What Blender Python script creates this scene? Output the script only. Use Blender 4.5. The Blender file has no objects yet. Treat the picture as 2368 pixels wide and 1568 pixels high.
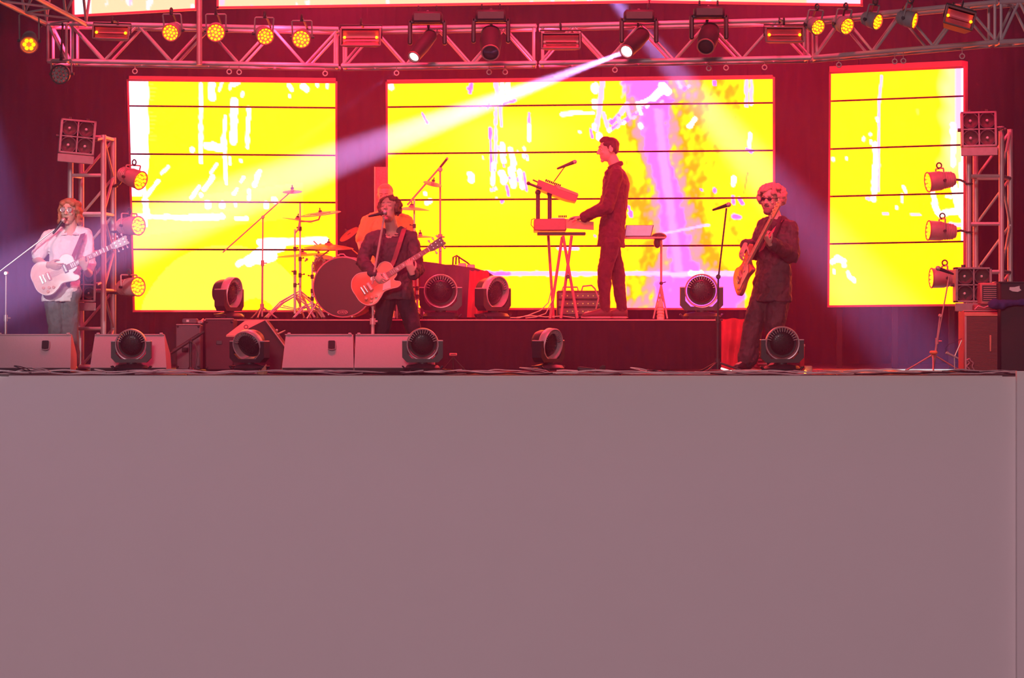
import bpy, bmesh, math, random
import numpy as np
from mathutils import Vector as V, Matrix, noise
RN = random.Random(11)
sc = bpy.context.scene
PI = math.pi
# ---------------------------------------------------------------- camera
F, D0, ZC, HX, HY = 7500.0, 30.0, 0.512, 1184.0, 738.0      # focal length in pixels, distance to the stage edge, eye height over the stage
def P(px, py, Y):
    D = D0 + Y
    return V(((px - HX) / F * D, Y, ZC - (py - HY) / F * D))
def S(n, Y=1.0): return n / F * (D0 + Y)
cd = bpy.data.cameras.new('camera'); cam = bpy.data.objects.new('camera', cd)
sc.collection.objects.link(cam); sc.camera = cam
cam.location = (0, -D0, ZC); cam.rotation_euler = (PI / 2, 0, 0)
cd.sensor_width = 36; cd.lens = F / 2368 * 36; cd.shift_y = -(784 - HY) / 2368
cd.clip_end = 300
# ---------------------------------------------------------------- view, world
sc.view_settings.view_transform = 'Standard'; sc.view_settings.look = 'None'
sc.view_settings.gamma = 1; sc.view_settings.use_curve_mapping = False
sc.view_settings.exposure = 0.0
try:
    sc.cycles.use_denoising = True
    sc.cycles.denoiser = 'OPENIMAGEDENOISE'
except Exception: pass
sc.cycles.max_bounces = 5; sc.cycles.diffuse_bounces = 2; sc.cycles.glossy_bounces = 2
sc.cycles.transmission_bounces = 3; sc.cycles.volume_bounces = 0
sc.cycles.sample_clamp_indirect = 3; sc.cycles.sample_clamp_direct = 0
w = bpy.data.worlds.new('night'); sc.world = w; w.use_nodes = True
w.node_tree.nodes['Background'].inputs[0].default_value = (0.55, 0.40, 0.50, 1)
w.node_tree.nodes['Background'].inputs[1].default_value = 0.10

def light(kind, name, loc, aim, energy, color, size=0.2, angle=30, blend=0.5, sizey=None):
    d = bpy.data.lights.new(name, kind); d.energy = energy; d.color = color
    if kind == 'SPOT': d.spot_size = math.radians(angle); d.spot_blend = blend; d.shadow_soft_size = size
    elif kind == 'AREA':
        d.size = size
        if sizey: d.shape = 'RECTANGLE'; d.size_y = sizey
    elif kind == 'POINT': d.shadow_soft_size = size
    o = bpy.data.objects.new(name, d); sc.collection.objects.link(o); o.location = loc
    o.rotation_euler = (V(aim) - V(loc)).to_track_quat('-Z', 'Y').to_euler()
    return o
# front-of-house wash over stage and front fill wall (pale pink), from a rig behind the camera
light('AREA', 'front_wash_light', (-4, -42, 9), (0, 0, -0.5), 4850, (1.0, 0.60, 0.69), 6, sizey=3)
light('SPOT', 'follow_spot_light', (-9, -30, 9), P(140, 590, 1.2), 26000, (1.0, 0.74, 0.86), 0.25, angle=3.6, blend=0.9)
# unseen red spots added to brighten the other players
light('SPOT', 'added_red_spot', (-3, -30, 7), P(905, 560, 1.0), 9000, (1.0, 0.10, 0.16), 0.25, angle=3.4, blend=0.9)
light('SPOT', 'added_red_spot', (5, -30, 7), P(1790, 560, 1.5), 7000, (1.0, 0.10, 0.16), 0.25, angle=3.6, blend=0.9)
light('SPOT', 'added_red_spot', (0, -30, 8), P(1370, 470, 3.1), 2000, (1.0, 0.06, 0.12), 0.25, angle=3.6, blend=0.9)
# red washes that the truss fixtures throw on the stage
for x, y, z, e in ((-4.2, -0.05, 3.2, 1), (-2.2, 0.2, 3.2, 1), (0.3, 0.1, 3.2, 1), (2.4, -0.1, 3.2, 1), (4.3, 0.05, 3.2, 0.8)):
    light('SPOT', 'red_wash_light', (x, y, z), (x * 0.8, 4.4, 1.2), 150 * e, (1.0, 0.03, 0.10), 0.25, angle=120, blend=1)
for x in (-5.2, 5.3):
    light('SPOT', 'side_wash_light', (x, 3.0, 3.4), (0, 1.5, 1.2), 90, (1.0, 0.03, 0.10), 0.2, angle=80, blend=0.8)
# unseen red fill added high in front, to redden truss and stage
for x in (-2.4, 0, 2.4):
    light('SPOT', 'added_front_red', (x, -3.0, 7.4), (x * 1.1, 3.1, 1.6), 3000, (1.0, 0.02, 0.09), 0.3, angle=50, blend=0.5)
for x, ax in ((-2.0, -1.6), (2.95, 2.6)):      # unseen red lamps added high upstage for red rims
    light('SPOT', 'added_red_rim', (x, 5.6, 4.6), (ax, 1.0, 0.6), 900, (1.0, 0.02, 0.08), 0.2, angle=100, blend=0.8)
# beams of the moving heads, seen in the haze
light('SPOT', 'beam_light', P(1443, 121, -0.66), P(300, 548, -1.2), 125000, (0.64, 1.0, 0.92), 0.02, angle=8, blend=0.8)
light('SPOT', 'beam_light', P(957, 132, -0.36), P(500, 470, -0.2), 9000, (0.8, 0.85, 1.0), 0.02, angle=5, blend=0.5)
light('SPOT', 'beam_light', P(1360, -70, 3.2), P(2170, 880, 2.8), 32000, (0.5, 0.9, 1.0), 0.05, angle=12, blend=1.0)
light('SPOT', 'beam_light', P(-120, -60, 2.5), P(60, 860, 3.0), 8000, (0.4, 0.85, 1.0), 0.05, angle=20, blend=1.0)

# ---------------------------------------------------------------- materials
MATS = {}
def mat(name, col, rough=0.6, metal=0.0, var=0.15, scale=30, bump=0.0, emit=None, es=1.0, spec=0.5, sheen=0.0):
    if name in MATS: return MATS[name]
    m = bpy.data.materials.new(name); m.use_nodes = True; nt = m.node_tree; b = nt.nodes['Principled BSDF']
    b.inputs['Roughness'].default_value = rough; b.inputs['Metallic'].default_value = metal
    b.inputs['Specular IOR Level'].default_value = spec
    if emit: 
        b.inputs['Emission Color'].default_value = (*emit, 1); b.inputs['Emission Strength'].default_value = es
    tc = nt.nodes.new('ShaderNodeTexCoord'); n = nt.nodes.new('ShaderNodeTexNoise'); n.inputs['Scale'].default_value = scale
    n.inputs['Detail'].default_value = 3
    nt.links.new(tc.outputs['Object'], n.inputs['Vector'])
    mx = nt.nodes.new('ShaderNodeMix'); mx.data_type = 'RGBA'
    mx.inputs[6].default_value = (*[c * (1 - var) for c in col], 1); mx.inputs[7].default_value = (*[min(1, c * (1 + var)) for c in col], 1)
    nt.links.new(n.outputs['Fac'], mx.inputs[0]); nt.links.new(mx.outputs[2], b.inputs['Base Color'])
    if bump:
        bp = nt.nodes.new('ShaderNodeBump'); bp.inputs['Strength'].default_value = bump; bp.inputs['Distance'].default_value = 0.01
        nt.links.new(n.outputs['Fac'], bp.inputs['Height']); nt.links.new(bp.outputs['Normal'], b.inputs['Normal'])
    MATS[name] = m; return m
def M_(): pass
alu = mat('aluminium', (0.55, 0.48, 0.50), 0.45, 0.35, 0.1, 12)
dkmetal = mat('dark_metal', (0.06, 0.055, 0.06), 0.5, 0.2)
chrome = mat('chrome', (0.75, 0.72, 0.72), 0.3, 0.7, 0.05)
blackp = mat('black_plastic', (0.030, 0.027, 0.034), 0.45)
black_gl = mat('black_gloss', (0.02, 0.018, 0.022), 0.12)
fixgrey = mat('fixture_grey', (0.30, 0.28, 0.28), 0.55, 0.1, 0.2, 25)
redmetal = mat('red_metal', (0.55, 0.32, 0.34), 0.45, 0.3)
white = mat('white_plastic', (0.8, 0.78, 0.78), 0.4)
carpet = mat('speaker_coating', (0.64, 0.46, 0.50), 0.85, 0, 0.12, 160, 0.3)
ampgrey = mat('grey_tolex', (0.17, 0.17, 0.19), 0.8, 0, 0.1, 200, 0.3)
clothblack = mat('black_drape', (0.020, 0.010, 0.013), 0.95, 0, 0.3, 6, 0.2)
clothred = mat('red_cloth', (0.62, 0.06, 0.07), 0.9, 0, 0.25, 9, 0.4)
skin = mat('skin', (0.62, 0.40, 0.33), 0.55, 0, 0.08, 25)
brass = mat('cymbal_brass', (0.70, 0.42, 0.18), 0.35, 0.6, 0.12, 60)
tan = mat('lens_glass', (0.20, 0.15, 0.15), 0.12, 0.3)

# ---------------------------------------------------------------- mesh helper
def basis(d):
    d = V(d).normalized(); a = V((0, 0, 1)) if abs(d.z) < 0.9 else V((1, 0, 0))
    x = a.cross(d).normalized(); return x, d.cross(x), d
class G:
    def __init__(s, M=None): s.v = []; s.f = []; s.M = M
    def add(s, vs, fs):
        b = len(s.v)
        s.v += [(s.M @ V(v)) if s.M else V(v) for v in vs]; s.f += [tuple(b + i for i in f) for f in fs]; return s
    def box(s, c, d, rot=None, bev=0.0):
        c = V(c); h = V(d) / 2; bev = min(bev, min(h) * 0.9); T = (lambda p: c + (rot @ p if rot else p))
        vs = []; idx = {}
        for i in (0, 1):
            for j in (0, 1):
                for k in (0, 1):
                    sg = (i * 2 - 1, j * 2 - 1, k * 2 - 1)
                    if bev <= 0: idx[(i, j, k)] = (len(vs),) * 3; vs.append(T(V([sg[a] * h[a] for a in range(3)])))
                    else:
                        q = []
                        for a in range(3):
                            p = [sg[b] * (h[b] - (0 if b == a else bev)) for b in range(3)]; q.append(len(vs)); vs.append(T(V(p)))
                        idx[(i, j, k)] = tuple(q)
        fs = []
        for a in range(3):
            b, c2 = (a + 1) % 3, (a + 2) % 3
            for sd in (0, 1):
                q = []
                for (u, w_) in ((0, 0), (1, 0), (1, 1), (0, 1)):
                    k = [0, 0, 0]; k[a] = sd; k[b] = u; k[c2] = w_; q.append(idx[tuple(k)][a])
                fs.append(q)
            if bev > 0:
                for u in (0, 1):
                    for w_ in (0, 1):
                        k0 = [0, 0, 0]; k0[b] = u; k0[c2] = w_; k1 = list(k0); k1[a] = 1
                        A, B = idx[tuple(k0)], idx[tuple(k1)]; fs.append((A[b], B[b], B[c2], A[c2]))
        if bev > 0:
            for k in idx: fs.append(idx[k])
        return s.add(vs, fs)
    def loft(s, rings, n=14, caps=True):
        vs = []; fs = []
        for (c, ex, ey) in rings:
            for i in range(n):
                a = 2 * PI * i / n; vs.append(V(c) + V(ex) * math.cos(a) + V(ey) * math.sin(a))
        for r in range(len(rings) - 1):
            for i in range(n):
                j = (i + 1) % n; fs.append((r * n + i, r * n + j, r * n + n + j, r * n + n + i))
        if caps: fs.append(tuple(range(n))[::-1]); fs.append(tuple((len(rings) - 1) * n + i for i in range(n)))
        return s.add(vs, fs)
    def cyl(s, p0, p1, r0, r1=None, n=10):
        r1 = r0 if r1 is None else r1; p0, p1 = V(p0), V(p1); x, y, d = basis(p1 - p0)
        return s.loft([(p0, x * r0, y * r0), (p1, x * r1, y * r1)], n)
    def tube(s, pts, r, n=6):
        pts = [V(p) for p in pts]; rs = r if isinstance(r, (list, tuple)) else [r] * len(pts); rings = []
        x = None
        for i, p in enumerate(pts):
            d = (pts[min(i + 1, len(pts) - 1)] - pts[max(i - 1, 0)]).normalized()
            if x is None: x, y, _ = basis(d)
            else:
                x = (x - d * x.dot(d)); x = x.normalized() if x.length > 1e-6 else basis(d)[0]
            y = d.cross(x); rings.append((p, x * rs[i], y * rs[i]))
        return s.loft(rings, n)
    def ell(s, c, r, ax=None, n=14, m=8):
        if not isinstance(r, (tuple, list)): r = (r, r, r)
        ax = ax or (V((1, 0, 0)), V((0, 1, 0)), V((0, 0, 1))); c = V(c); rings = []
        for k in range(1, m):
            t = PI * k / m; rings.append((c - ax[2] * (r[2] * math.cos(t)), ax[0] * (r[0] * math.sin(t)), ax[1] * (r[1] * math.sin(t))))
        b = len(s.v); vs = []; fs = []
        for (cc, ex, ey) in rings:
            for i in range(n):
                a = 2 * PI * i / n; vs.append(cc + ex * math.cos(a) + ey * math.sin(a))
        for q in range(m - 2):
            for i in range(n): j = (i + 1) % n; fs.append((q * n + i, q * n + j, q * n + n + j, q * n + n + i))
        t0, t1 = len(vs), len(vs) + 1; vs += [c - ax[2] * r[2], c + ax[2] * r[2]]
        for i in range(n): j = (i + 1) % n; fs.append((t0, j, i)); fs.append((t1, (m - 2) * n + i, (m - 2) * n + j))
        return s.add(vs, fs)
    def limb(s, p0, p1, r0, r1, n=12):
        s.ell(p0, r0, n=n, m=8); s.ell(p1, r1, n=n, m=8); return s.cyl(p0, p1, r0, r1, n)
    def lathe(s, prof, c, axis=(0, 0, 1), n=24, caps=True):
        x, y, d = basis(axis); c = V(c)
        return s.loft([(c + d * h, x * r, y * r) for r, h in prof], n, caps)
    def prism(s, pts, c, ax, ay, depth, an=None):
        c, ax, ay = V(c), V(ax), V(ay); an = V(an) if an else ax.cross(ay).normalized(); n = len(pts)
        vs = [c + ax * p[0] + ay * p[1] - an * depth / 2 for p in pts] + [c + ax * p[0] + ay * p[1] + an * depth / 2 for p in pts]
        fs = [tuple(range(n))[::-1], tuple(range(n, 2 * n))] + [(i, (i + 1) % n, n + (i + 1) % n, n + i) for i in range(n)]
        return s.add(vs, fs)
    def torus(s, c, axis, R_, r, n=24, m=6, squash=1.0, arc=(0, 2 * PI)):
        x, y, d = basis(axis); c = V(c); full = arc[1] - arc[0] > 6.28; k = n if full else n + 1
        vs = []; fs = []
        for i in range(k):
            a = arc[0] + (arc[1] - arc[0]) * i / n; e = x * math.cos(a) + y * math.sin(a)
            for j in range(m):
                b = 2 * PI * j / m; vs.append(c + e * (R_ + r * math.cos(b)) + d * (r * squash * math.sin(b)))
        for i in range(n):
            i2 = (i + 1) % k
            for j in range(m): j2 = (j + 1) % m; fs.append((i * m + j, i2 * m + j, i2 * m + j2, i * m + j2))
        return s.add(vs, fs)

WM = {}
def wm(o): return WM.get(o.name, Matrix.Identity(4)) if o else Matrix.Identity(4)
def link_mesh(name, me, m, parent=None, smooth=True, ang=40):
    if m:
        for q in (m if isinstance(m, (list, tuple)) else [m]): me.materials.append(q)
    if smooth:
        me.shade_smooth()
        try: me.set_sharp_from_angle(angle=math.radians(ang))
        except Exception: pass
    o = bpy.data.objects.new(name, me); sc.collection.objects.link(o)
    if parent: o.parent = parent
    WM[o.name] = wm(parent) if parent else Matrix.Identity(4)
    return o
def obj(name, g, m, parent=None, smooth=True, ang=40, origin=None):
    me = bpy.data.meshes.new(name)
    W = wm(parent).inverted() if parent else (Matrix.Translation(-V(origin)) if origin is not None else None)
    vs = [(W @ v) if W else v for v in g.v]
    me.from_pydata([tuple(v) for v in vs], [], g.f)
    bm = bmesh.new(); bm.from_mesh(me); bmesh.ops.recalc_face_normals(bm, faces=bm.faces); bm.to_mesh(me); bm.free()
    o = link_mesh(name, me, m, parent, smooth, ang)
    if origin is not None and not parent: o.location = origin; WM[o.name] = Matrix.Translation(V(origin))
    return o
def tag(o, label=None, cat=None, group=None, kind=None):
    if label: o['label'] = label
    if cat: o['category'] = cat
    if group: o['group'] = group
    if kind: o['kind'] = kind
    return o
def thing(name, label, cat, loc=(0, 0, 0), group=None, M=None):
    o = bpy.data.objects.new(name, None); sc.collection.objects.link(o); o.empty_display_size = 0.1
    M = M if M is not None else Matrix.Translation(V(loc)); o.matrix_world = M; WM[o.name] = M.copy()
    return tag(o, label, cat, group)
def struct(name, g, m, smooth=False, parent=None):
    o = obj(name, g, m, parent, smooth); o['kind'] = 'structure'; return o
def copy_thing(root, delta, label=None):
    r = root.copy(); sc.collection.objects.link(r); r.matrix_world = delta @ wm(root); WM[r.name] = delta @ wm(root)
    if label: r['label'] = label
    for ch in [c for c in root.children]:
        c = ch.copy(); sc.collection.objects.link(c); c.parent = r
        for gch in [q for q in ch.children]:
            d = gch.copy(); sc.collection.objects.link(d); d.parent = c
    return r
def frame(o, x, z):
    x = V(x).normalized(); z = V(z); z = (z - x * z.dot(x)).normalized(); y = z.cross(x)
    M = Matrix((x, y, z)).transposed().to_4x4(); M.translation = V(o); return M
def remesh(name, g, m, vox, parent=None, smooth_it=2, disp=0.0, dscale=12, seed=0, dfun=None):
    me = bpy.data.meshes.new(name); W = wm(parent).inverted()
    me.from_pydata([tuple(v) for v in g.v], [], g.f)
    t = bpy.data.objects.new('t', me); sc.collection.objects.link(t)
    md = t.modifiers.new('r', 'REMESH'); md.mode = 'VOXEL'; md.voxel_size = vox
    if smooth_it: sm = t.modifiers.new('s', 'SMOOTH'); sm.factor = 0.5; sm.iterations = smooth_it
    dg = bpy.context.evaluated_depsgraph_get(); dg.update()
    ev = t.evaluated_get(dg); m2 = bpy.data.meshes.new_from_object(ev)
    bpy.data.objects.remove(t); bpy.data.meshes.remove(me)
    if disp:
        n = len(m2.vertices); co = np.empty(n * 3, 'f'); m2.vertices.foreach_get('co', co); co = co.reshape(-1, 3)
        no = np.empty(n * 3, 'f'); m2.vertex_normals.foreach_get('vector', no); no = no.reshape(-1, 3)
        d = np.array([noise.noise(V((c[0] * dscale + seed, c[1] * dscale, c[2] * dscale * 0.7))) + 0.5 * noise.noise(V((c[0] * dscale * 2.3, c[1] * dscale * 2.3 + seed, c[2] * dscale * 2.0))) for c in co])
        co = co + no * (d[:, None] * disp); m2.vertices.foreach_set('co', co.astype('f').ravel())
    m2.name = name; m2.transform(W); m2.materials.clear()
    return link_mesh(name, m2, m, parent, True, 180)

# ================================================================ SETTING
# stage deck, made-up front fill wall, riser, back curtain
g = G()
for i in range(7):
    g.box((-6 + i * 2.0, 3.95, -0.05), (1.985, 8.1, 0.1), bev=0.004)
struct('floor', g, mat('stage_deck', (0.05, 0.032, 0.036), 0.5, 0, 0.3, 4, 0.1))
front_fill = mat('front_fill_plain', (0.88, 0.85, 0.84), 0.9, 0, 0.015, 3)
g = G().box((0, -0.13, -1.7172), (16, 0.06, 3.4))
struct('front_fill_wall', g, front_fill)  # made-up plain wall standing in for the flat fill of the lower half
g = G().box((-.06, -0.128, -0.0125), (9.14, 0.072, 0.008)); struct('trim_1', g, mat('edge_strip', (0.97, 0.92, 0.92), 0.5))
c = P(2366, 880, -0.2); g = G().box((P(2350, 0, -0.2).x + 0.5, -0.2, P(0, 858, -0.2).z - 1.71), (1.0, 0.09, 3.42)); struct('front_fill_step', g, front_fill)
g = G().box((0, -21, -3.6), (60, 44, 0.1)); struct('ground', g, mat('ground_dark', (0.25, 0.18, 0.2), 0.9))
# back and side curtains, gathered in soft folds
def curtain(name, x0, y0, x1, y1, z0, z1, m, amp=0.05, wl=0.28, sl=9):
    n = int(math.hypot(x1 - x0, y1 - y0) / wl * sl); vs = []; fs = []
    d = V((x1 - x0, y1 - y0, 0)); nn = V((-d.y, d.x, 0)).normalized()
    for j, z in enumerate((z0, (z0 + z1) / 2, z1)):
        for i in range(n + 1):
            t = i / n; a = amp * (math.sin(2 * PI * i / sl) + 0.4 * math.sin(i * 0.37 + j)); p = V((x0, y0, z)) + d * t + nn * a; vs.append(p)
    for j in range(2):
        for i in range(n): q = j * (n + 1) + i; fs.append((q, q + 1, q + n + 2, q + n + 1))
    return struct(name, G().add(vs, fs), m, True)
curtain('wall_back', -8, 7.3, 8, 7.3, -0.0, 6.5, clothblack)
curtain('wall_left', -7.2, 0.6, -7.2, 7.3, 0, 6.5, clothblack)
curtain('wall_right', 7.2, 0.6, 7.2, 7.3, 0, 6.5, clothblack)
# riser: deck and skirt
RY0, RY1 = 2.6, 4.15; RX0, RX1 = P(466, 0, RY0).x, P(1668, 0, RY0).x; RZ = 0.508
riser = thing('stage_riser', 'low black draped drum and keyboard riser across the middle of the stage', 'riser', ((RX0 + RX1) / 2, RY0, 0))
ndk = 6
for i in range(ndk):
    x0 = RX0 + (RX1 - RX0) * i / ndk; x1 = RX0 + (RX1 - RX0) * (i + 1) / ndk
    obj('deck_panel', G().box(((x0 + x1) / 2, (RY0 + RY1) / 2, RZ - 0.03), (x1 - x0 - 0.006, RY1 - RY0, 0.06), bev=0.004), mat('riser_deck', (0.16, 0.07, 0.08), 0.5), riser)
    g = G(); n = 40; vs = []; fs = []
    for j in range(3):
        for k in range(n + 1):
            vs.append((x0 + (x1 - x0) * k / n, RY0 - 0.012 - 0.006 * math.sin(k * 1.3 + i) * j, RZ - 0.012 - (RZ - 0.02) * j / 2))
    for j in range(2):
        for k in range(n): q = j * (n + 1) + k; fs.append((q, q + 1, q + n + 2, q + n + 1))
    g.add(vs, fs); obj('skirt', g, clothblack, riser)
obj('edge_strip', G().box(((RX0 + RX1) / 2, RY0 - 0.012, RZ - 0.006), (RX1 - RX0, 0.02, 0.014), bev=0.003), mat('riser_edge', (0.75, 0.35, 0.35), 0.5), riser)

# ================================================================ LED SCREENS
rs = np.random.RandomState(3)
def smooth_noise(x, y, sc_, seed):
    v = np.zeros_like(x); r = np.random.RandomState(seed)
    for k in range(9):
        a = r.uniform(0, 2 * PI); f_ = r.uniform(.5, 1.8) / sc_; ph = r.uniform(0, 6.28)
        v += np.sin((x * math.cos(a) + y * math.sin(a)) * f_ + ph)
    return v / 3.0
YEL = np.array([14.0, 1.10, 0.0]); WHT = np.array([4.2, 2.4, 2.7]); MAG = np.array([2.4, 0.24, 2.4]); ORG = np.array([8.0, 0.52, 0.0]); PNK = np.array([4.0, 0.42, 0.62]); LYE = np.array([4.6, 1.5, 0.09])
CRM = np.array([1.3, 0.86, 0.55]); PALE = np.array([1.6, 1.1, 1.3]); LAV = np.array([2.0, 0.75, 2.2]); CYN = np.array([0.9, 2.0, 2.4])
def paint(col, X, Y, strokes):
    for (x0, y0, x1, y1, r, c) in strokes:
        dx, dy = x1 - x0, y1 - y0; L = dx * dx + dy * dy
        t = np.clip(((X - x0) * dx + (Y - y0) * dy) / L, 0, 1) if L else 0
        d = np.hypot(X - x0 - t * dx, Y - y0 - t * dy) + smooth_noise(X, Y, 5, int(x0)) * min(1.2, r * 0.25)
        k = np.clip((r - d) / 2.0 + 0.5, 0, 1)[..., None]; col[:] = col * (1 - k) + c * k
Wt, Mg, Lv = WHT, MAG, LAV
def c_left(X, Y):
    col = np.ones(X.shape + (3,)) * YEL
    k = ((np.hypot(X - 520, Y - 760) < 195 + 3 * smooth_noise(X, Y, 30, 2)) & (Y > 560))[..., None]; col = np.where(k, LYE, col)
    k = (np.hypot(X - 590, Y - 738) < 48)[..., None]; col = np.where(k, YEL, col)
    k = np.clip((np.abs(Y - 510 - (X - 300) * -0.12) < 40) * 1.0 + 0, 0, 1)[..., None] * (X < 700)[..., None]; col = col * (1 - 0.5 * k) + LYE * 0.5 * k
    edge = 343 - np.clip((Y - 395) * 0.28, 0, 60) + smooth_noise(X, Y, 6, 4) * 1.5
    k = np.clip((edge - X) / 2, 0, 1)[..., None]; k = k * (Y < 455)[..., None]; col = col * (1 - k) + np.array([4.0, 2.6, 4.0]) * k
    paint(col, X, Y, [(463,192,463,375,4,Wt),(488,195,489,225,8,Wt),(540,232,538,328,8,Wt),(520,268,515,335,3,Wt),(478,337,515,343,9,Wt),(515,320,518,342,6,Wt),(574,250,570,340,4,Wt),
      (518,345,520,402,4,Wt),(444,345,444,350,5,Wt),(512,190,505,210,3,Wt),(534,190,530,206,3,Wt),(560,215,558,222,3,Wt),(668,198,674,208,4,Wt),(700,200,708,206,7,Wt),(668,222,668,224,3,Wt),(732,194,733,200,3,Wt),(757,192,757,202,3,Wt),(540,195,550,192,4,Wt),
      (340,452,366,418,4,Wt),(372,402,388,386,3,Wt),(441,458,460,432,4,Wt),(470,438,492,410,5,Wt),(486,400,500,380,3,Wt),(520,398,522,425,4,Wt),(540,448,548,436,3,Wt),(556,420,562,410,3,Wt),(588,428,600,396,5,Wt),(575,440,574,446,3,Wt),(463,450,464,452,4,Wt),(530,365,531,380,3,Wt),(555,370,556,374,3,Wt),
      (318,500,440,504,5,Wt),(440,503,510,501,7,Wt),(545,505,570,506,4,Wt),(335,465,338,500,7,Wt),(480,470,480,476,7,Wt),(512,470,512,476,5,Wt),(543,470,543,476,3,Wt),(614,472,616,478,6,Wt),(633,462,636,466,6,Wt),(574,460,576,450,3,Wt),
      (550,612,612,572,6,Wt),(575,606,612,575,12,Wt),(600,560,752,556,8,Wt),(612,575,645,570,14,Wt),(600,600,625,590,14,Wt),(330,300,336,520,4,Wt)])
    for y0, y1 in ((195, 235), (260, 330)):
        for yy in range(y0, y1, 9): paint(col, X, Y, [(346, yy, 352 + (yy % 5) * 2, yy, 1.3, LYE * 1.1)])
    return col
def c_mid(X, Y):
    col = np.ones(X.shape + (3,)) * YEL
    nz = smooth_noise(X, Y, 9, 7) + 0.6 * smooth_noise(X, Y, 4, 9)
    # orange mottling and the magenta shaft of light on the picture's right part
    ax = 1500 + (Y - 190) * 0.19; wd = 30 + 34 * np.exp(-((Y - 200) / 50.0) ** 2) + np.clip(Y - 600, 0, 110) * 0.6
    d = np.abs(X - ax) / wd
    zone = (X > 1452) & (X < 1722)
    o = np.clip(nz * 0.75 + 2.0 - d * 0.62, 0, 1)[..., None] * zone[..., None]; col = col * (1 - o) + ORG * o
    pk = np.clip((1.7 - d + nz * 0.35) * 2, 0, 1)[..., None] * zone[..., None]; col = col * (1 - pk) + PNK * pk
    mg = np.clip((1.0 - d + nz * 0.22) * 3, 0, 1)[..., None]; col = col * (1 - mg) + MAG * mg
    b = np.clip((Y - 632) / 3, 0, 1) * np.clip((X - 1525 + nz * 12) / 25, 0, 1) * np.clip((1735 - X - np.clip(Y - 680, 0, 99) + nz * 10) / 20, 0, 1); b = b[..., None]; col = col * (1 - b) + MAG * b
    g_ = np.clip((14 - np.abs(X - (1525 + (Y - 260) * 0.13))) / 8 + nz * 0.2, 0, 1) * (Y > 250) * (Y < 630); g_ = g_[..., None] * 0.75; col = col * (1 - g_) + np.array([2.6, 0.5, 2.7]) * g_
    l = np.clip((Y - 250) * 0.02, 0, 1) * np.exp(-((X - 1180) / 120.0) ** 2) * np.exp(-((Y - 300) / 120.0) ** 2); l = l[..., None] * .8; col = col * (1 - l) + LYE * l
    paint(col, X, Y, [(905,198,905,204,6,Wt),(1093,195,1090,215,4,Mg),(1086,204,1086,206,3,Mg),(1150,190,1158,235,5,Lv),(1166,190,1164,236,5,Wt),(1180,190,1178,215,5,Wt),(1170,240,1195,232,3,Mg),(1135,240,1132,250,2,Mg),(1151,250,1150,290,2.5,Lv),(1150,258,1150,378,3,Lv),(1160,235,1163,290,3,Lv),
      (1228,262,1228,290,3,Mg),(1228,290,1228,325,4,Wt),(978,262,990,284,2.5,Mg),(1165,335,1168,372,6,Wt),(1185,345,1191,380,6,Wt),(1215,358,1216,364,3,Wt),(1092,406,1092,416,8,Wt),(1137,298,1137,320,4,Mg),(1138,320,1140,395,2.5,Mg),(1146,380,1143,425,5,Wt),(1165,400,1170,420,8,Wt),(1186,392,1192,430,7,Wt),(1205,398,1212,432,5,Wt),(1176,430,1180,452,3,Mg),(1216,400,1222,440,3,Mg),
      (988,470,996,464,6,Wt),(985,446,986,450,3,Wt),(1305,265,1340,260,5,Wt),(1340,262,1376,261,4,Wt),(1380,198,1380,210,7,Wt),(1380,236,1380,246,7,Wt),(1397,190,1390,262,5,Lv),(1390,262,1384,300,5,Lv),(1379,290,1379,296,5,Wt),(1390,312,1391,318,7,Wt),(1370,300,1374,318,3,Mg),(1400,262,1412,300,4,Lv),(1345,305,1346,306,3,Wt),
      (1418,285,1440,262,4,Mg),(1440,262,1455,240,5,Lv),(1415,300,1500,248,4,Mg),(1432,270,1438,284,4,Lv),(1455,250,1462,272,4,Lv),(1478,238,1486,262,4,CYN),(1485,240,1520,222,5,Wt),(1515,226,1540,205,8,Wt),(1536,200,1546,212,9,Wt),(1484,288,1486,292,5,CYN),(1530,250,1560,232,3,Mg),(1572,190,1576,200,5,Lv),(1655,190,1656,196,4,Mg),
      (1728,186,1728,245,4,Lv),(1739,186,1738,240,3.5,Lv),(1735,310,1734,340,3.5,Wt),(1728,345,1738,350,4,Mg),(1598,292,1610,276,5,Wt),(1699,412,1697,428,5,Wt),(1730,400,1722,446,1.2,ORG),(1655,438,1655,444,3,Mg),(1624,438,1626,440,3,Mg),(1697,455,1698,470,3,Mg),(1712,462,1718,470,4,Mg),(1700,500,1712,502,5,Mg),
      (1458,478,1464,500,3,Mg),(1462,494,1463,498,5,Mg),(1380,545,1381,546,2,Mg),(1180,633,1560,633,4.5,Lv),(1110,632,1180,633,5,Mg),(1560,634,1700,634,6,Lv),(1600,632,1625,632,5,CYN),(1540,540,1640,520,2.5,Lv),(1295,575,1340,575,3,Lv)])
    for i in range(16):
        x = rs.uniform(1120, 1230); y = rs.uniform(330, 460); paint(col, X, Y, [(x, y, x + 1, y + rs.uniform(3, 9), rs.uniform(1.5, 3), [Wt, Mg, Lv][i % 3])])
    for i in range(14):
        x = rs.uniform(1400, 1600); y = 300 - (x - 1400) * 0.55 + rs.uniform(-14, 12); paint(col, X, Y, [(x, y, x + 3, y - 3, rs.uniform(2, 4), [Wt, Lv, Mg][i % 3])])
    return col
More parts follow.
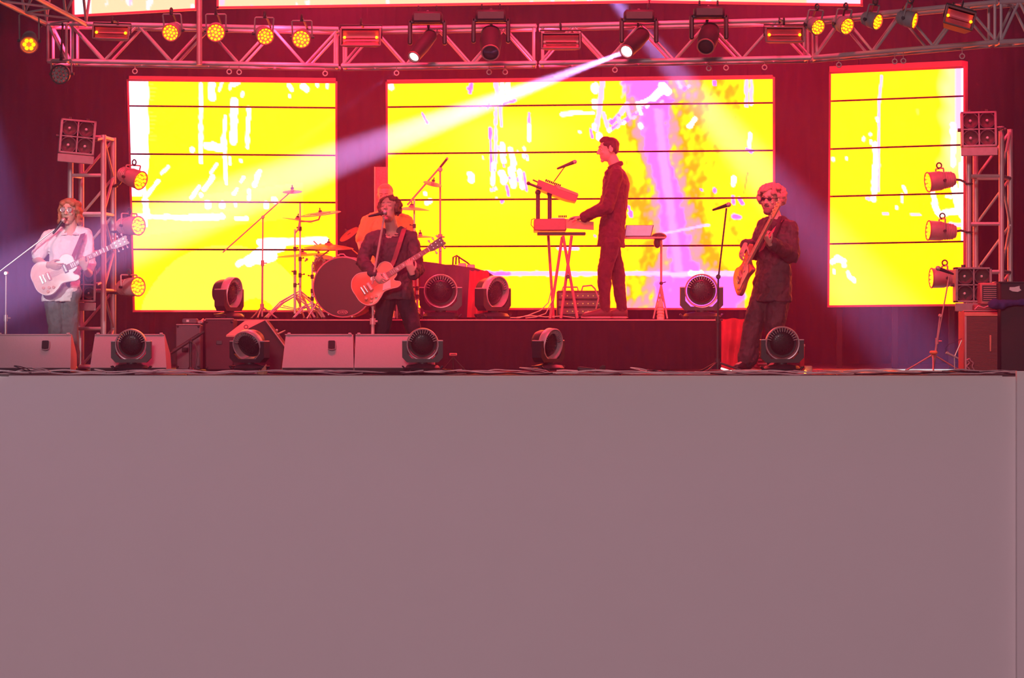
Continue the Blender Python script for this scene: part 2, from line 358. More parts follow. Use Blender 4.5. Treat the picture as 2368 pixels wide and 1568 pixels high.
def c_right(X, Y):
    col = np.ones(X.shape + (3,)) * YEL; nz = smooth_noise(X, Y, 12, 21)
    k = np.clip((X - 2172 + nz * 6) / 26, 0, 1) * np.clip((430 - Y) / 60, 0, 1); k = k[..., None] * 0.9; col = col * (1 - k) + np.array([2.0, 1.05, 0.55]) * k
    k = np.clip((X - 2210) / 3, 0, 1)[..., None] * (Y < 300)[..., None]; col = col * (1 - k) + LAV * k
    k = np.clip((X - 2223) / 2, 0, 1)[..., None] * (Y < 560)[..., None]; col = col * (1 - k) + np.array([1.8, 1.5, 3]) * k
    k = np.clip(1.3 - np.hypot((X - 1935) / 70, (Y - 690) / 60), 0, 1)[..., None] * 0.6; col = col * (1 - k) + LYE * k
    paint(col, X, Y, [(2042,176,2036,230,2.5,Lv),(2036,230,2034,440,2.5,Lv),(2026,332,2028,385,5,Wt),(2027,385,2023,460,6,Wt),(2031,275,2031,280,3.5,Wt),(2015,310,2015,312,3,Wt),(2000,318,1999,324,3,Wt),(2017,325,2017,330,3,Wt),(1928,366,1928,369,3.5,Wt),(1960,365,1960,368,2,Wt),(2124,255,2125,263,3,LYE*1.2),
      (2008,458,2012,460,3,Lv),(2092,432,2098,446,3,Wt),(2089,450,2089,468,2,Wt),(2077,478,2077,482,3,Wt),(2205,290,2207,330,6,Wt),(2206,330,2206,380,5,Wt),(2160,440,2165,470,5,Wt),(2163,470,2170,492,6,Wt),(2175,494,2215,488,7,Wt),(2208,430,2220,490,8,Wt),(2190,455,2200,456,3,Wt),(2110,496,2130,497,2,Lv),(2045,494,2056,494,2.5,Lv),(2224,380,2226,500,5,Wt),(2197,520,2222,520,4,Lv),
      (1925,606,1938,598,6,Wt),(1938,598,1952,604,7,Wt),(1952,604,1954,615,5,Wt),(1930,624,1931,632,3.5,Wt),(1963,630,1966,640,4,Wt),(1976,646,1978,649,5,Wt),(1968,640,1972,646,3,Wt)])
    return col
def c_head(X, Y):
    col = np.ones(X.shape + (3,)) * CRM
    for (a, b) in ((170, 210), (1865, 1995), (1320, 1330)):
        k = np.clip((X - a) / 3, 0, 1) * np.clip((b - X) / 3, 0, 1); k = k[..., None]; col = col * (1 - k) + (np.array([1.6, 1.4, 1.8]) if a < 300 else np.array([1.3, 0.85, 1.2])) * k
    for i in range(70):
        x = rs.uniform(215, 1860); y = rs.uniform(-60, 22); paint(col, X, Y, [(x, y, x + rs.uniform(-3, 3), y + rs.uniform(2, 16), rs.uniform(2, 7), PALE if i % 3 else np.array([1.3, .7, 1.1]))])
    return col
ledm = bpy.data.materials.new('led_picture'); ledm.use_nodes = True; nt = ledm.node_tree; nt.nodes.clear()
at = nt.nodes.new('ShaderNodeAttribute'); at.attribute_name = 'picture'; em = nt.nodes.new('ShaderNodeEmission'); om = nt.nodes.new('ShaderNodeOutputMaterial')
nt.links.new(at.outputs['Color'], em.inputs[0]); nt.links.new(em.outputs[0], om.inputs[0]); em.inputs[1].default_value = 1.0
ledbody = mat('led_cabinet', (0.8, 0.22, 0.16), 0.5)
def led_screen(name, label, cat, corners, rows, fn, res=3.0, rim=True, topband=0):
    """corners (px,py,Y) tl,tr,br,bl; rows = fractions of the height where a new cabinet row begins"""
    tl, tr, br, bl = corners; W3 = [P(*c_) for c_ in corners]
    t = thing(name, label, cat, (W3[3] + W3[2]) / 2)
    n3 = ((W3[1] - W3[0]).cross(W3[3] - W3[0])).normalized()
    if n3.y > 0: n3 = -n3                      # towards the audience
    def bil(u, v, A=W3): return (A[0] * (1 - u) + A[1] * u) * (1 - v) + (A[3] * (1 - u) + A[2] * u) * v
    def bpx(u, v): 
        return ((tl[0]*(1-u)+tr[0]*u)*(1-v)+(bl[0]*(1-u)+br[0]*u)*v, (tl[1]*(1-u)+tr[1]*u)*(1-v)+(bl[1]*(1-u)+br[1]*u)*v)
    wpx = abs(tr[0] - tl[0]); hpx = abs(bl[1] - tl[1]); gap = 2.0 / hpx
    nu = max(8, int(wpx / res))
    for i in range(len(rows) - 1):
        v0, v1 = rows[i] + (gap if i else 0), rows[i + 1] - (gap if i < len(rows) - 2 else 0)
        nv = max(4, int((v1 - v0) * hpx / res)); U, Vv = np.meshgrid(np.linspace(0, 1, nu + 1), np.linspace(v0, v1, nv + 1))
        px = (tl[0]*(1-U)+tr[0]*U)*(1-Vv)+(bl[0]*(1-U)+br[0]*U)*Vv; py = (tl[1]*(1-U)+tr[1]*U)*(1-Vv)+(bl[1]*(1-U)+br[1]*U)*Vv
        A = [np.array(q) for q in W3]; U_, V_ = U[..., None], Vv[..., None]
        co = (A[0]*(1-U_)+A[1]*U_)*(1-V_)+(A[3]*(1-U_)+A[2]*U_)*V_ - np.array(wm(t).translation) + np.array(n3) * 0.012
        col = fn(px, py); me = bpy.data.meshes.new('led_panel'); k = nu + 1
        ii, jj = np.meshgrid(np.arange(nv), np.arange(nu), indexing='ij'); a = (ii * k + jj).ravel()
        me.from_pydata([tuple(q) for q in co.reshape(-1, 3)], [], np.stack([a, a + k, a + k + 1, a + 1], 1).tolist())
        ca = me.color_attributes.new('picture', 'FLOAT_COLOR', 'POINT'); c4 = np.ones((co.shape[0] * co.shape[1], 4), 'f'); c4[:, :3] = col.reshape(-1, 3); ca.data.foreach_set('color', c4.ravel())
        pn = link_mesh('led_panel', me, ledm, t, False)
        bc = G(); q = [bil(0, v0), bil(1, v0), bil(1, v1), bil(0, v1)]; vs = [p + n3 * 0.008 for p in q] + [p - n3 * 0.07 for p in q]
        bc.add(vs, [(0, 1, 2, 3), (7, 6, 5, 4), (0, 4, 5, 1), (1, 5, 6, 2), (2, 6, 7, 3), (3, 7, 4, 0)]); obj('panel_cabinet', bc, ledbody, pn, False)
    g = G(); e = S(5, 4); T = 0.05
    for (a, b) in ((0, 1), (1, 2), (2, 3), (3, 0)):
        p, q = W3[a], W3[b]; d = (q - p).normalized(); o_ = d.cross(n3).normalized() * e * 0.5
        c0 = (W3[0] + W3[2]) / 2
        if ((p + q) / 2 + o_ - c0).length < ((p + q) / 2 - o_ - c0).length: o_ = -o_
        vs = []
        for pp in (p - d * e, q + d * e):
            for s1 in (0.02, 1.9):
                for s2 in (-0.05, 0.016): vs.append(pp + o_ * s1 + n3 * s2)
        g.add(vs, [(0, 1, 3, 2), (4, 6, 7, 5), (0, 4, 5, 1), (2, 3, 7, 6), (0, 2, 6, 4), (1, 5, 7, 3)])
    obj('border_frame', g, mat('led_border', (0.55, 0.10, 0.13), 0.5), t, False)
    if topband:
        h = S(topband, 4); g = G(); up = V((0, 0, 1)); q = [W3[0] + up * .02, W3[1] + up * .02, W3[1] + up * h, W3[0] + up * h]
        vs = [p + n3 * 0.05 for p in q] + [p - n3 * 0.1 for p in q]
        g.add(vs, [(0, 1, 2, 3), (7, 6, 5, 4), (0, 4, 5, 1), (1, 5, 6, 2), (2, 6, 7, 3), (3, 7, 4, 0)]); obj('hanging_bar', g, mat('led_bar', (0.62, 0.10, 0.13), 0.6), t, False)
    # ground support feet down to the stage
    for u in (0.08, 0.5, 0.92):
        p = bil(u, 1.0); 
        if p.z < 1.5: obj('support_foot', G().box((p.x, p.y + 0.10, p.z / 2), (0.06, 0.05, p.z), bev=0.004), clothblack, t, False)
    return t
led_screen('led_screen', 'large yellow led wall behind the drums, left of the three lower screens', 'screen', [(298, 188, 4.4), (775, 193, 4.75), (776, 717, 4.75), (312, 717, 4.4)], [0, .108, .318, .526, .735, 1], c_left, topband=12)
led_screen('led_screen', 'widest yellow and magenta led wall behind the keyboard player', 'screen', [(897, 194, 4.7), (1787, 183, 4.05), (1788, 712, 4.05), (899, 712, 4.7)], [0, .104, .312, .519, .727, 1], c_mid, topband=9)
led_screen('led_screen', 'narrow angled yellow led wall behind the right lighting tower', 'screen', [(1923, 171, 4.0), (2229, 158, 3.2), (2229, 703, 3.2), (1919, 706, 4.0)], [0, .118, .325, .53, .735, 1], c_right, topband=17)
led_screen('header_screen', 'short pale cream led banner above the left end of the truss', 'screen', [(170, -60, 1.9), (450, -74, 2.3), (450, 19, 2.3), (172, 34, 1.9)], [0, 1], c_head, 4)
led_screen('header_screen', 'long cream led banner running above the middle of the truss', 'screen', [(506, -75, 2.6), (1500, -80, 2.6), (1500, 1, 2.6), (506, 15, 2.6)], [0, 1], c_head, 4)
led_screen('header_screen', 'pale led banner tapering off above the right half of the truss', 'screen', [(1503, -80, 2.6), (1990, -75, 2.2), (1990, 9, 2.2), (1503, 1, 2.6)], [0, 1], c_head, 4)

# ================================================================ TRUSSES
def truss(name, label, A, B, up, dep, nb, r=0.022, rb=0.013, phase=0, posts=(0, 1)):
    """box truss from A to B (lower front chord); up, dep = vectors to the top and rear chords; nb zigzag bays"""
    t = thing(name, label, 'truss', A); A, B, up, dep = V(A), V(B), V(up), V(dep)
    L = [A, A + up, A + dep, A + up + dep]
    for p in L: obj('chord', G().cyl(p, p + (B - A), r, n=12), alu, t)
    for fa in ((A, up), (A + dep, up), (A, dep), (A + up, dep)):
        o_, w_ = fa; thin = fa[1] is dep
        for i in range(nb):
            a = o_ + (B - A) * (i / nb); b = o_ + (B - A) * ((i + 1) / nb)
            p, q = (a, b + w_) if (i + phase) % 2 else (a + w_, b)
            obj('brace', G().cyl(p, q, rb * (0.8 if thin else 1), n=8), alu, t)
        for k in posts:
            q = o_ + (B - A) * (0.012 + 0.976 * k); obj('brace', G().cyl(q, q + w_, rb, n=8), alu, t)
    return t
def tz(Y): return P(0, 0, Y)
dv = V((0, 0.36, 0))
def tr_pts(xa, ya, Ya, xb, yb, Yb, h=0.345): return P(xa, ya, Ya), P(xb, yb, Yb), V((0, 0, h))
a_, b_, u_ = tr_pts(160, 141, -0.15, 782, 152, 0.45); truss('box_truss', 'lighting truss span left of centre holding four glowing spotlights', a_, b_, u_, dv, 8, phase=0)
a_, b_, u_ = tr_pts(790, 152, 0.45, 1240, 146, 0.1); truss('box_truss', 'middle truss span with the two hanging moving heads', a_, b_, u_, dv, 6, phase=1)
a_, b_, u_ = tr_pts(1248, 146, 0.1, 1876, 133, -0.5); truss('box_truss', 'truss span between the bright white beam and the right bend', a_, b_, u_, dv, 8, phase=1)
a_, b_, u_ = tr_pts(1884, 133, -0.5, 2306, 97, -2.0); truss('box_truss', 'angled right hand truss span carrying four red spotlights', a_, b_, u_, dv, 6, phase=1)
a_, b_, u_ = tr_pts(2314, 97, -2.0, 2400, 93, -2.3); truss('corner_truss', 'short truss corner piece at the far right end', a_, b_, u_, dv, 2, phase=1)
a_, b_, u_ = tr_pts(110, 141, -0.15, 154, 141, -0.15); truss('corner_truss', 'short truss corner piece at the left end above the floor lamp tower', a_, b_, u_, dv, 1, phase=0)
# wing truss coming forward from the left corner, higher up
A = P(108, 56, -0.1); B = P(-60, -28, -3.2); truss('wing_truss', 'truss running forward out of the picture at the upper left', A, B, V((0.05, 0, 0.36)), V((0.36, 0.05, 0.0)), 6, phase=1)
TP = [(-400, 141, -0.15), (110, 141, -0.15), (160, 141, -0.15), (782, 152, .45), (1244, 146, .1), (1880, 133, -.5), (2310, 97, -2.0), (2600, 75, -3.0)]
def tchord(px):
    xs = [q[0] for q in TP]; return P(px, float(np.interp(px, xs, [q[1] for q in TP])), float(np.interp(px, xs, [q[2] for q in TP])))
def hanger(t, px, a, top=True, r=.010):
    q = tchord(px) + V((0, 0, .345 if top else 0)); a = V(a); q.x = a.x; obj('hanger', G().tube([a, (a + q) / 2 + V((0, 0, .01)), q], r, 8).torus(q, (1, 0, 0), .028, .008, 14, 5), dkmetal, t)
# vertical pole through the truss
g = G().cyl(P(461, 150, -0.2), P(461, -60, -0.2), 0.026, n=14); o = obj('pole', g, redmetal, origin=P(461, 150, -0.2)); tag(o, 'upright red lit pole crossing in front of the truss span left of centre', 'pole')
# towers
def tower(label, xs, ytop, ybot, Yf, Yb, bays, cat='tower'):
    t = thing('truss_tower', label, cat, P(xs[0], ybot, Yf)); x0, x1, x2, x3 = xs
    F0, F1, B0, B1 = [(x0, Yf), (x2, Yf), (x1, Yb), (x3, Yb)]
    pt = lambda q, y: P(q[0], y, q[1])
    def pz(q, z): X = (q[0] - HX) / F * (D0 + q[1]); return V((X, q[1], z))
    zt = P(0, ytop, Yf).z; zb = 0.0
    for q in (F0, F1, B0, B1): obj('chord', G().cyl(pz(q, zb), pz(q, zt), 0.028, n=12), alu, t)
    n = bays
    for i in range(n + 1):
        z = zb + 0.04 + (zt - 0.06 - zb) * i / n
        for (a, b) in ((F0, F1), (B0, B1), (F0, B0), (F1, B1)):
            if (i % 2 == 0) or a is F0: obj('rung', G().cyl(pz(a, z), pz(b, z), 0.018, n=8), alu, t)
        if i < n:
            z2 = zb + 0.04 + (zt - 0.06 - zb) * (i + 1) / n
            obj('brace', G().cyl(pz(B0, z), pz(B1, z2), 0.014, n=8), alu, t); obj('brace', G().cyl(pz(F1, z2 if i % 2 else z), pz(B1, z if i % 2 else z2), 0.014, n=8), alu, t)
    for q in (F0, F1, B0, B1): obj('base_plate', G().box(pz(q, 0.012), (0.12, 0.12, 0.02), bev=0.004), dkmetal, t)
    return t
tower('left lighting tower of square truss behind the guitarist in the white shirt', (163, 188, 239, 262), 312, 860, 2.0, 2.5, 6)
tower('right lighting tower of square truss beside the narrow screen', (2240, 2256, 2316, 2336), 292, 860, 1.9, 2.4, 5)

# ================================================================ FIXTURES
def rot_to(d, up=(0, 0, 1)):
    d = V(d).normalized(); up = V(up); x = d.cross(up).normalized(); z = x.cross(d); return Matrix((x, d, z)).transposed().to_4x4()
ledamb = mat('led_amber', (0.9, 0.4, 0.05), 0.4, emit=(1.0, 0.20, 0.0), es=6.5)
ledcell = mat('led_amber_cell', (0.9, 0.4, 0.05), 0.4, emit=(1.0, 0.20, 0.0), es=4.5)
redrim = mat('par_rim', (0.55, 0.16, 0.16), 0.5)
def par(label, c, d, r=0.085, L=0.2, lit=True, n_led=19, up=(0, 0, 1), body=None, pipe=None, group=None, rings=(1, 6, 12), cellr=0.14, yokeL=None, hang=None):
    """can shaped spotlight: c = middle of its front glass, d = where it points"""
    T = Matrix.Translation(V(c)) @ rot_to(d, up); t = thing('par_spotlight', label, 'spotlight', M=T, group=group); body = body or fixgrey
    g = G(T); g.lathe([(r * .35, -L), (r * .62, -L * .97), (r * .80, -L * .78), (r * .86, -L * .5), (r * .98, -L * .42), (r, -0.006), (r, 0.012), (r * .94, 0.012), (r * .93, -0.012), (0.001, -0.014)], (0, 0, 0), (0, 1, 0), 26); hs = obj('housing', g, body, t)
    g = G(T); 
    for k in range(5): g.torus((0, -L * (0.5 + 0.09 * k), 0), (0, 1, 0), r * (.88 - .03 * k), 0.004, 26, 5)
    obj('cooling_fin', g, body, hs)
    g = G(T); g.torus((0, 0.012, 0), (0, 1, 0), r * 0.98, 0.007, 28, 6); obj('rim', g, redrim if lit else dkmetal, t)
    g = G(T); k = 0
    for ring, n in enumerate(rings):
        for i in range(n):
            a = 2 * PI * i / n + 0.3 * ring; rr = r * (0.0 if ring == 0 and n == 1 else 0.88 * (ring + (0 if rings[0] == 1 else 0.62)) / (len(rings) - (1 if rings[0] == 1 else 0.3))) * 0.92
            g.ell((rr * math.cos(a), 0.0, rr * math.sin(a)), (r * cellr,) * 3, n=8, m=5)
    if len(rings) == 1:
        for i in range(6): a = PI * i / 3; obj('led_lens', G(T).ell((r * .5 * math.cos(a), 0, r * .5 * math.sin(a)), (r * cellr,) * 3, n=12, m=8), ledamb, t)
    else: obj('led_lens', g, ledamb if lit == 1 else (ledcell if lit == 2 else redrim), t)
    yl = yokeL or L * 0.9; g = G(T)
    g.tube([(-r * 1.08, -L * .45, 0), (-r * 1.1, -L * .45 - .0, yl * .95), (-r * 1.0, -L * .45, yl), (r * 1.0, -L * .45, yl), (r * 1.1, -L * .45, yl * .95), (r * 1.08, -L * .45, 0)], 0.008, 6); yk = obj('yoke', g, body, t)
    g = G(T)
    for s_ in (-1, 1): g.cyl((s_ * r * 1.02, -L * .45, 0), (s_ * (r * 1.2 + .01), -L * .45, 0), 0.014, n=10)
    obj('knob', g, dkmetal, yk)
    g = G(T); g.torus((0, -L * .45, yl + 0.03), (1, 0, 0), 0.026, 0.008, 14, 5); g.box((0, -L * .45, yl + .004), (.03, .03, .02), bev=.004); obj('clamp', g, dkmetal, t)
    if hang: hanger(t, hang, T @ V((0, -L * .45, yl + .03)))
    return t
TY = -0.45
for (x, y, rr, lab, di) in ((395, 75, 20, 'first amber lit spotlight from the left on the left truss span', (-.25, -1, -.35)), (499, 75, 21, 'amber lit spotlight just right of the upright pole', (.05, -1, -.3)),
                        (613, 83, 20, 'amber lit spotlight third along the left truss span', (.3, -1, -.35)), (697, 90, 21, 'amber lit spotlight nearest the middle floodlight', (-.05, -1, -.3))):
    par(lab, P(x, y, TY), di, r=S(rr, TY), L=0.17, hang=x)
for (x, y, rr, lab, di) in ((1890, 62, 19, 'amber lit spotlight at the bend of the right truss', (.62, -1, -.45)), (1957, 60, 20, 'second amber lit spotlight along the angled right truss', (.72, -1, -.45)),
                        (2027, 50, 19, 'third amber lit spotlight along the angled right truss, half turned away', (.95, -.8, -.4)), (2112, 47, 19, 'amber lit spotlight turned almost edge-on on the right truss', (1.25, -.55, -.35))):
    par(lab, P(x, y, -1.0 - max(0, x - 1960) * .0055), di, r=S(rr, -1), L=0.15, hang=x)
par('round lamp with six amber cells hanging outside the left end of the truss', P(67, 103, -0.9), (.12, -1, -.42), r=S(20.5, -.9), L=0.24, rings=(6,), cellr=0.22, yokeL=0.25, hang=67)
par('unlit round spotlight hanging below the left truss corner', P(139, 172, -0.3), (-.1, -1, -.15), r=S(22, -.3), L=0.14, lit=0, hang=139)
# lamps clamped to the two towers
for (x, y, di, lab) in ((323, 417, (.86, -.62, -.32), 'top spotlight on the left tower, over the white edge of the screen'), (318, 522, (.84, -.72, -.02), 'middle spotlight on the left tower beside the guitar headstock'), (317, 663, (.80, -.75, .03), 'lowest spotlight on the left tower, clamped near its foot')):
    t_ = par(lab, P(x, y, 2.0), di, r=S(22, 2), L=0.27, lit=2, rings=(1, 6, 12), cellr=0.17, up=(0.0, 0.0, 1), body=redmetal, yokeL=0.12)
    q = P(x, y, 2.0) - V(di).normalized() * .2; e = P(262, y + 14, 2.5)
    obj('arm', G().tube([q, (q + e) / 2 + V((0, 0, -.03)), e], .014, 8).torus(e, (0, 0, 1), .036, .012, 16, 6), dkmetal, t_)
for (x, y, di, lab) in ((2149, 421, (-.95, -.22, -.12), 'top can spotlight on the right tower pointing at the stage'), (2150, 533, (-.97, -.15, .05), 'middle can spotlight on the right tower pointing at the stage'), (2157, 643, (-.98, -.12, .0), 'lowest can spotlight on the right tower, beside the four lamp box')):
    t_ = par(lab, P(x, y, 2.0), di, r=S(23, 2), L=0.27, lit=2, body=redmetal, cellr=0.17, yokeL=0.12); q = P(x, y, 2.0) - V(di).normalized() * .24; e = P(2240, y + 4, 1.9)
    obj('arm', G().tube([q, (q + e) / 2 + V((0, 0, .015)), e], .012, 8).torus(e, (0, 0, 1), .034, .011, 16, 6), dkmetal, t_)
# four-lamp blinder boxes
dimlens = mat('blinder_reflector', (0.22, 0.17, 0.17), 0.28, 0.5, 0.05)
def blinder(label, cx, cy, wpx, hpx, Y, yaw=0, roll=0, side=1):
    T = Matrix.Translation(P(cx, cy, Y)) @ Matrix.Rotation(yaw, 4, 'Z') @ Matrix.Rotation(roll, 4, 'Y'); t = thing('blinder_light', label, 'stage light', M=T)
    W_, H_ = S(wpx, Y), S(hpx, Y); h1 = H_ * 0.80; D_ = 0.16; zc = H_ / 2 - h1 / 2
    g = G(T)
    g.box((0, D_ / 2 + .07, zc), (W_, .06, h1), bev=0.006)
    for (x, z, a, b) in ((-W_ / 2 + .012, zc, .024, h1), (W_ / 2 - .012, zc, .024, h1), (0, zc + h1 / 2 - .010, W_, .02), (0, zc - h1 / 2 + .010, W_, .02)): g.box((x, .045, z), (a, .16, b), bev=0.004)
    obj('housing', g, fixgrey, t)
    obj('front_flap', G(T).box((0, -.02, -H_ / 2 + H_ * .09), (W_ * 1.02, .03, H_ * .19), bev=0.005), fixgrey, t)
    obj('divider', G(T).box((0, .03, zc), (.012, .12, h1 - .03)), fixgrey, t); obj('baffle', G(T).box((0, .03, zc), (W_ - .03, .12, .010)), fixgrey, t)
    r = min(W_ * .215, h1 * .22)
    for sx in (-1, 1):
        for sz in (-1, 1):
            c = (sx * W_ * .235, 0.0, zc + sz * h1 * .245)
            g = G(T).lathe([(r, -.022), (r * 1.06, .0), (r * 1.06, .03)], c, (0, 1, 0), 24, False); g.torus((c[0], -.02, c[2]), (0, 1, 0), r * 1.02, .007, 24, 6)
            lp = obj('lamp', g, dkmetal, t)
            g = G(T).lathe([(r * 1.0, -.010), (r * .92, .012), (r * .75, .035), (r * .5, .055), (.001, .065)], c, (0, 1, 0), 24, False); obj('reflector', g, dimlens, lp); obj('bulb', G(T).ell((c[0], .03, c[2]), (r * .2, .03, r * .2), n=12, m=8), white, lp)
    for s_ in (-1, 1): obj('knob', G(T).cyl((s_ * W_ / 2, .08, zc), (s_ * (W_ / 2 + .03), .08, zc), .018, n=10), dkmetal, t)
    for s_ in (-.25, .25): obj('cable_gland', G(T).cyl((W_ * s_, .08, H_ / 2), (W_ * s_, .08, H_ / 2 + .025), .02, n=10), dkmetal, t)
    g = G(T); x = side * (W_ / 2 + .02); g.tube([(x, .08, zc), (x + side * .05, .2, zc + .02), (x + side * .055, .45, zc + .02)], .014, 8); g.torus((x + side * .05, .42, zc + .02), (0, 0, 1), .036, .012, 16, 6); obj('bracket', g, alu, t)
    return t
blinder('four lamp box at the top of the left tower', 178, 327, 82, 100, 1.62, yaw=0.18, roll=0.085)
blinder('four lamp box at the top of the right tower', 2264, 309, 82, 102, 1.5, yaw=-0.1, roll=-0.02, side=1)
blinder('four lamp box at the foot of the right tower behind the amplifier', 2251, 669, 84, 102, 1.48, yaw=0, roll=-0.0)
blinder('four lamp box low on the left tower behind the guitarist in white', 192, 668, 58, 100, 1.62, yaw=0.25, roll=0.02)
# floodlight / strobe boxes on the truss
glowtube = mat('strobe_tube_end', (0.9, 0.4, 0.1), 0.3, emit=(1.0, 0.22, 0.0), es=5)
def flood(label, cx, cy, wpx, hpx, Y, tilt=0.10, yaw=0, roll=0, glow=True):
    T = Matrix.Translation(P(cx, cy, Y)) @ Matrix.Rotation(yaw, 4, 'Z') @ Matrix.Rotation(roll, 4, 'Y') @ Matrix.Rotation(-tilt, 4, 'X'); t = thing('floodlight', label, 'floodlight', M=T)
    W_, H_ = S(wpx, Y), S(hpx, Y); g = G(T)
    a, b = W_ / 2, H_ / 2; vs = []
    for y, k in ((-0.03, 1.12), (0.14, .82)): vs += [(-a * k, y, -b * k * 1.15), (a * k, y, -b * k * 1.15), (a * k, y, b * k * 1.15), (-a * k, y, b * k * 1.15)]
    g.add(vs, [(4, 5, 6, 7), (0, 4, 5, 1), (1, 5, 6, 2), (2, 6, 7, 3), (3, 7, 4, 0)]); obj('housing', g, mat('flood_housing', (0.10, 0.06, 0.07), 0.5), t, False)
    g = G(T)
    for (x, z, c, d) in ((-a * 1.08, 0, .016, H_ * 1.2), (a * 1.08, 0, .016, H_ * 1.2), (0, b * 1.16, W_ * 1.1, .014), (0, -b * 1.16, W_ * 1.1, .014)): g.box((x, -.03, z), (c, .02, d), bev=.003)
    obj('frame', g, mat('flood_frame', (0.25, 0.12, 0.13), 0.5), t)
    g = G(T); n = 10; vs = []; fs = []
    for i in range(n + 1):
        an = -1.2 + 2.4 * i / n; vs += [(-a, 0.055 * math.cos(an) - .02, b * math.sin(an) / math.sin(1.2)), (a, 0.055 * math.cos(an) - .02, b * math.sin(an) / math.sin(1.2))]
    for i in range(n): fs.append((2 * i, 2 * i + 1, 2 * i + 3, 2 * i + 2))
    g.add(vs, fs); obj('reflector', g, mat('flood_reflector', (0.8, 0.14, 0.18), 0.35, 0.3), t)
    g = G(T).cyl((-a * .86, -.0, 0), (a * .86, -.0, 0), .007, n=10); tb = obj('tube', g, MATS['flood_reflector'], t)
    if glow:
        for q in (-a * .88, a * .88): obj('socket', G(T).ell((q, -.012, 0), .014, n=10, m=6), glowtube, tb)
    g = G(T).tube([(-a * 1.15, .05, 0), (-a * 1.15, .05, b * 1.9), (a * 1.15, .05, b * 1.9), (a * 1.15, .05, 0)], .008, 6); g.torus((0, .05, b * 1.9 + .03), (1, 0, 0), .028, .009, 14, 6); obj('yoke', g, dkmetal, t); hanger(t, cx, T @ V((0, .05, b * 1.9 + .02)))
    return t
flood('red lit floodlight box nearest the left end of the truss', 257, 76, 76, 26, -0.55, roll=0.03)
flood('floodlight box between the amber spotlights and the moving heads', 834, 87, 84, 34, -0.1)
flood('floodlight box hanging mid truss just left of the white beam', 1297, 96, 82, 30, -0.45, glow=False)
flood('floodlight box on the truss just left of the right bend', 1814, 81, 80, 28, -1.0)
flood('tilted floodlight box with a bright reflector near the right end of the truss', 2218, 44, 62, 36, -2.3, tilt=.25, roll=0.28)

# moving heads
finm = mat('fin_metal', (0.62, 0.48, 0.52), 0.4, 0.4)
litlens = mat('beam_lens_lit', (1, 1, 1), 0.2, emit=(0.9, 0.95, 1.0), es=9)
dimlit = mat('beam_lens_dim', (1, 1, 1), 0.2, emit=(1.0, 0.8, 0.8), es=1.0)
def washhead(label, x, ybase, hpx, Y, yaw=0.0, tilt=0.15, ring=True, z0=None, scale_w=1.0):
    """floor standing moving wash light; yaw turns the yoke, tilt raises the lens"""
    k = S(hpx, Y) / 0.42; b = P(x, ybase, Y)
    if z0 is not None: b.z = z0
    T = Matrix.Translation(b) @ Matrix.Rotation(yaw, 4, 'Z') @ Matrix.Diagonal((k, k, k, 1)); t = thing('moving_light', label, 'stage light', M=Matrix.Translation(b))
    T2 = T
    g = G(T2); g.loft([((0, 0, .008), (.165, 0, 0), (0, .14, 0)), ((0, 0, .03), (.17, 0, 0), (0, .145, 0)), ((0, 0, .055), (.15, 0, 0), (0, .12, 0)), ((0, 0, .068), (.07, 0, 0), (0, .07, 0))], 8)
    for s_ in (-1, 1): g.tube([(s_ * .165, -.06, .02), (s_ * .19, -.06, .045), (s_ * .19, .06, .045), (s_ * .165, .06, .02)], .009, 6)
    bs = obj('base', g, blackp, t)
    g = G(T2)
    for (a, c) in ((-.12, -.1), (.12, -.1), (-.12, .1), (.12, .1)): g.cyl((a, c, 0), (a, c, .012), .018, n=10)
    obj('foot', g, blackp, bs)
    pts = [(-.195, .285), (-.195, .13), (-.15, .083), (.15, .083), (.195, .13), (.195, .285), (.15, .285), (.148, .17), (.10, .118), (-.10, .118), (-.148, .17), (-.15, .285)]
    g = G(T2).prism(pts, (0, 0, 0), (1, 0, 0), (0, 0, 1), .11, (0, 1, 0)); g.cyl((0, 0, .06), (0, 0, .09), .05, n=14); obj('yoke', g, blackp, t, True, 30)
    for s_ in (-1, 1): obj('yoke_cap', G(T2).box((s_ * .172, 0, .291), (.05, .112, .012), bev=.004), finm, t)
    H = T2 @ Matrix.Translation(V((0, 0, .262))) @ Matrix.Rotation(tilt, 4, 'X')     # local -Y is the lens side
    R0 = .150
    g = G(H).lathe([(.06, -.15), (.10, -.135), (.118, -.10), (.128, -.04), (.132, -.005), (.001, -.005)], (0, 0, 0), (0, -1, 0), 32); hd = obj('head', g, blackp, t)
    g = G(H).lathe([(R0 - .006, -.02), (R0 + .003, -.01), (R0 + .006, .06), (R0 + .002, .066), (R0 - .006, .064), (R0 - .010, .0), (R0 - .012, -.02)], (0, 0, 0), (0, -1, 0), 44, False); obj('front_ring', g, finm, t)
    for i in range(15):
        a = .28 + (PI - .56) * i / 14; c, s_ = math.cos(a), math.sin(a)
        obj('cooling_fin', G(H).box((c * (R0 - .026), -.036, s_ * (R0 - .026)), (.036, .030, .0045), Matrix.Rotation(-a, 3, 'Y')), finm, hd)
    g = G(H).lathe([(R0 - .044, -.005), (R0 - .040, .018), (R0 - .052, .030), (.06, .036), (.001, .038)], (0, 0, .004), (0, -1, 0), 32); ln = obj('lens', g, mat('wash_lens', (.016, .012, .018), .35), t)
    g = G(H)
    for ring, n in ((1, 6), (2, 12)):
        for i in range(n):
            a = 2 * PI * i / n; rr = .036 * ring; g.torus((rr * math.cos(a), -.036, rr * math.sin(a) + .004), (0, 1, 0), .013, .0025, 12, 4)
    obj('lens_ring', g, blackp, ln)
    return t
FR = 0.35
washhead('moving light in front of the second floor monitor from the left', 304, 858, 99, FR, 0.0, .12)
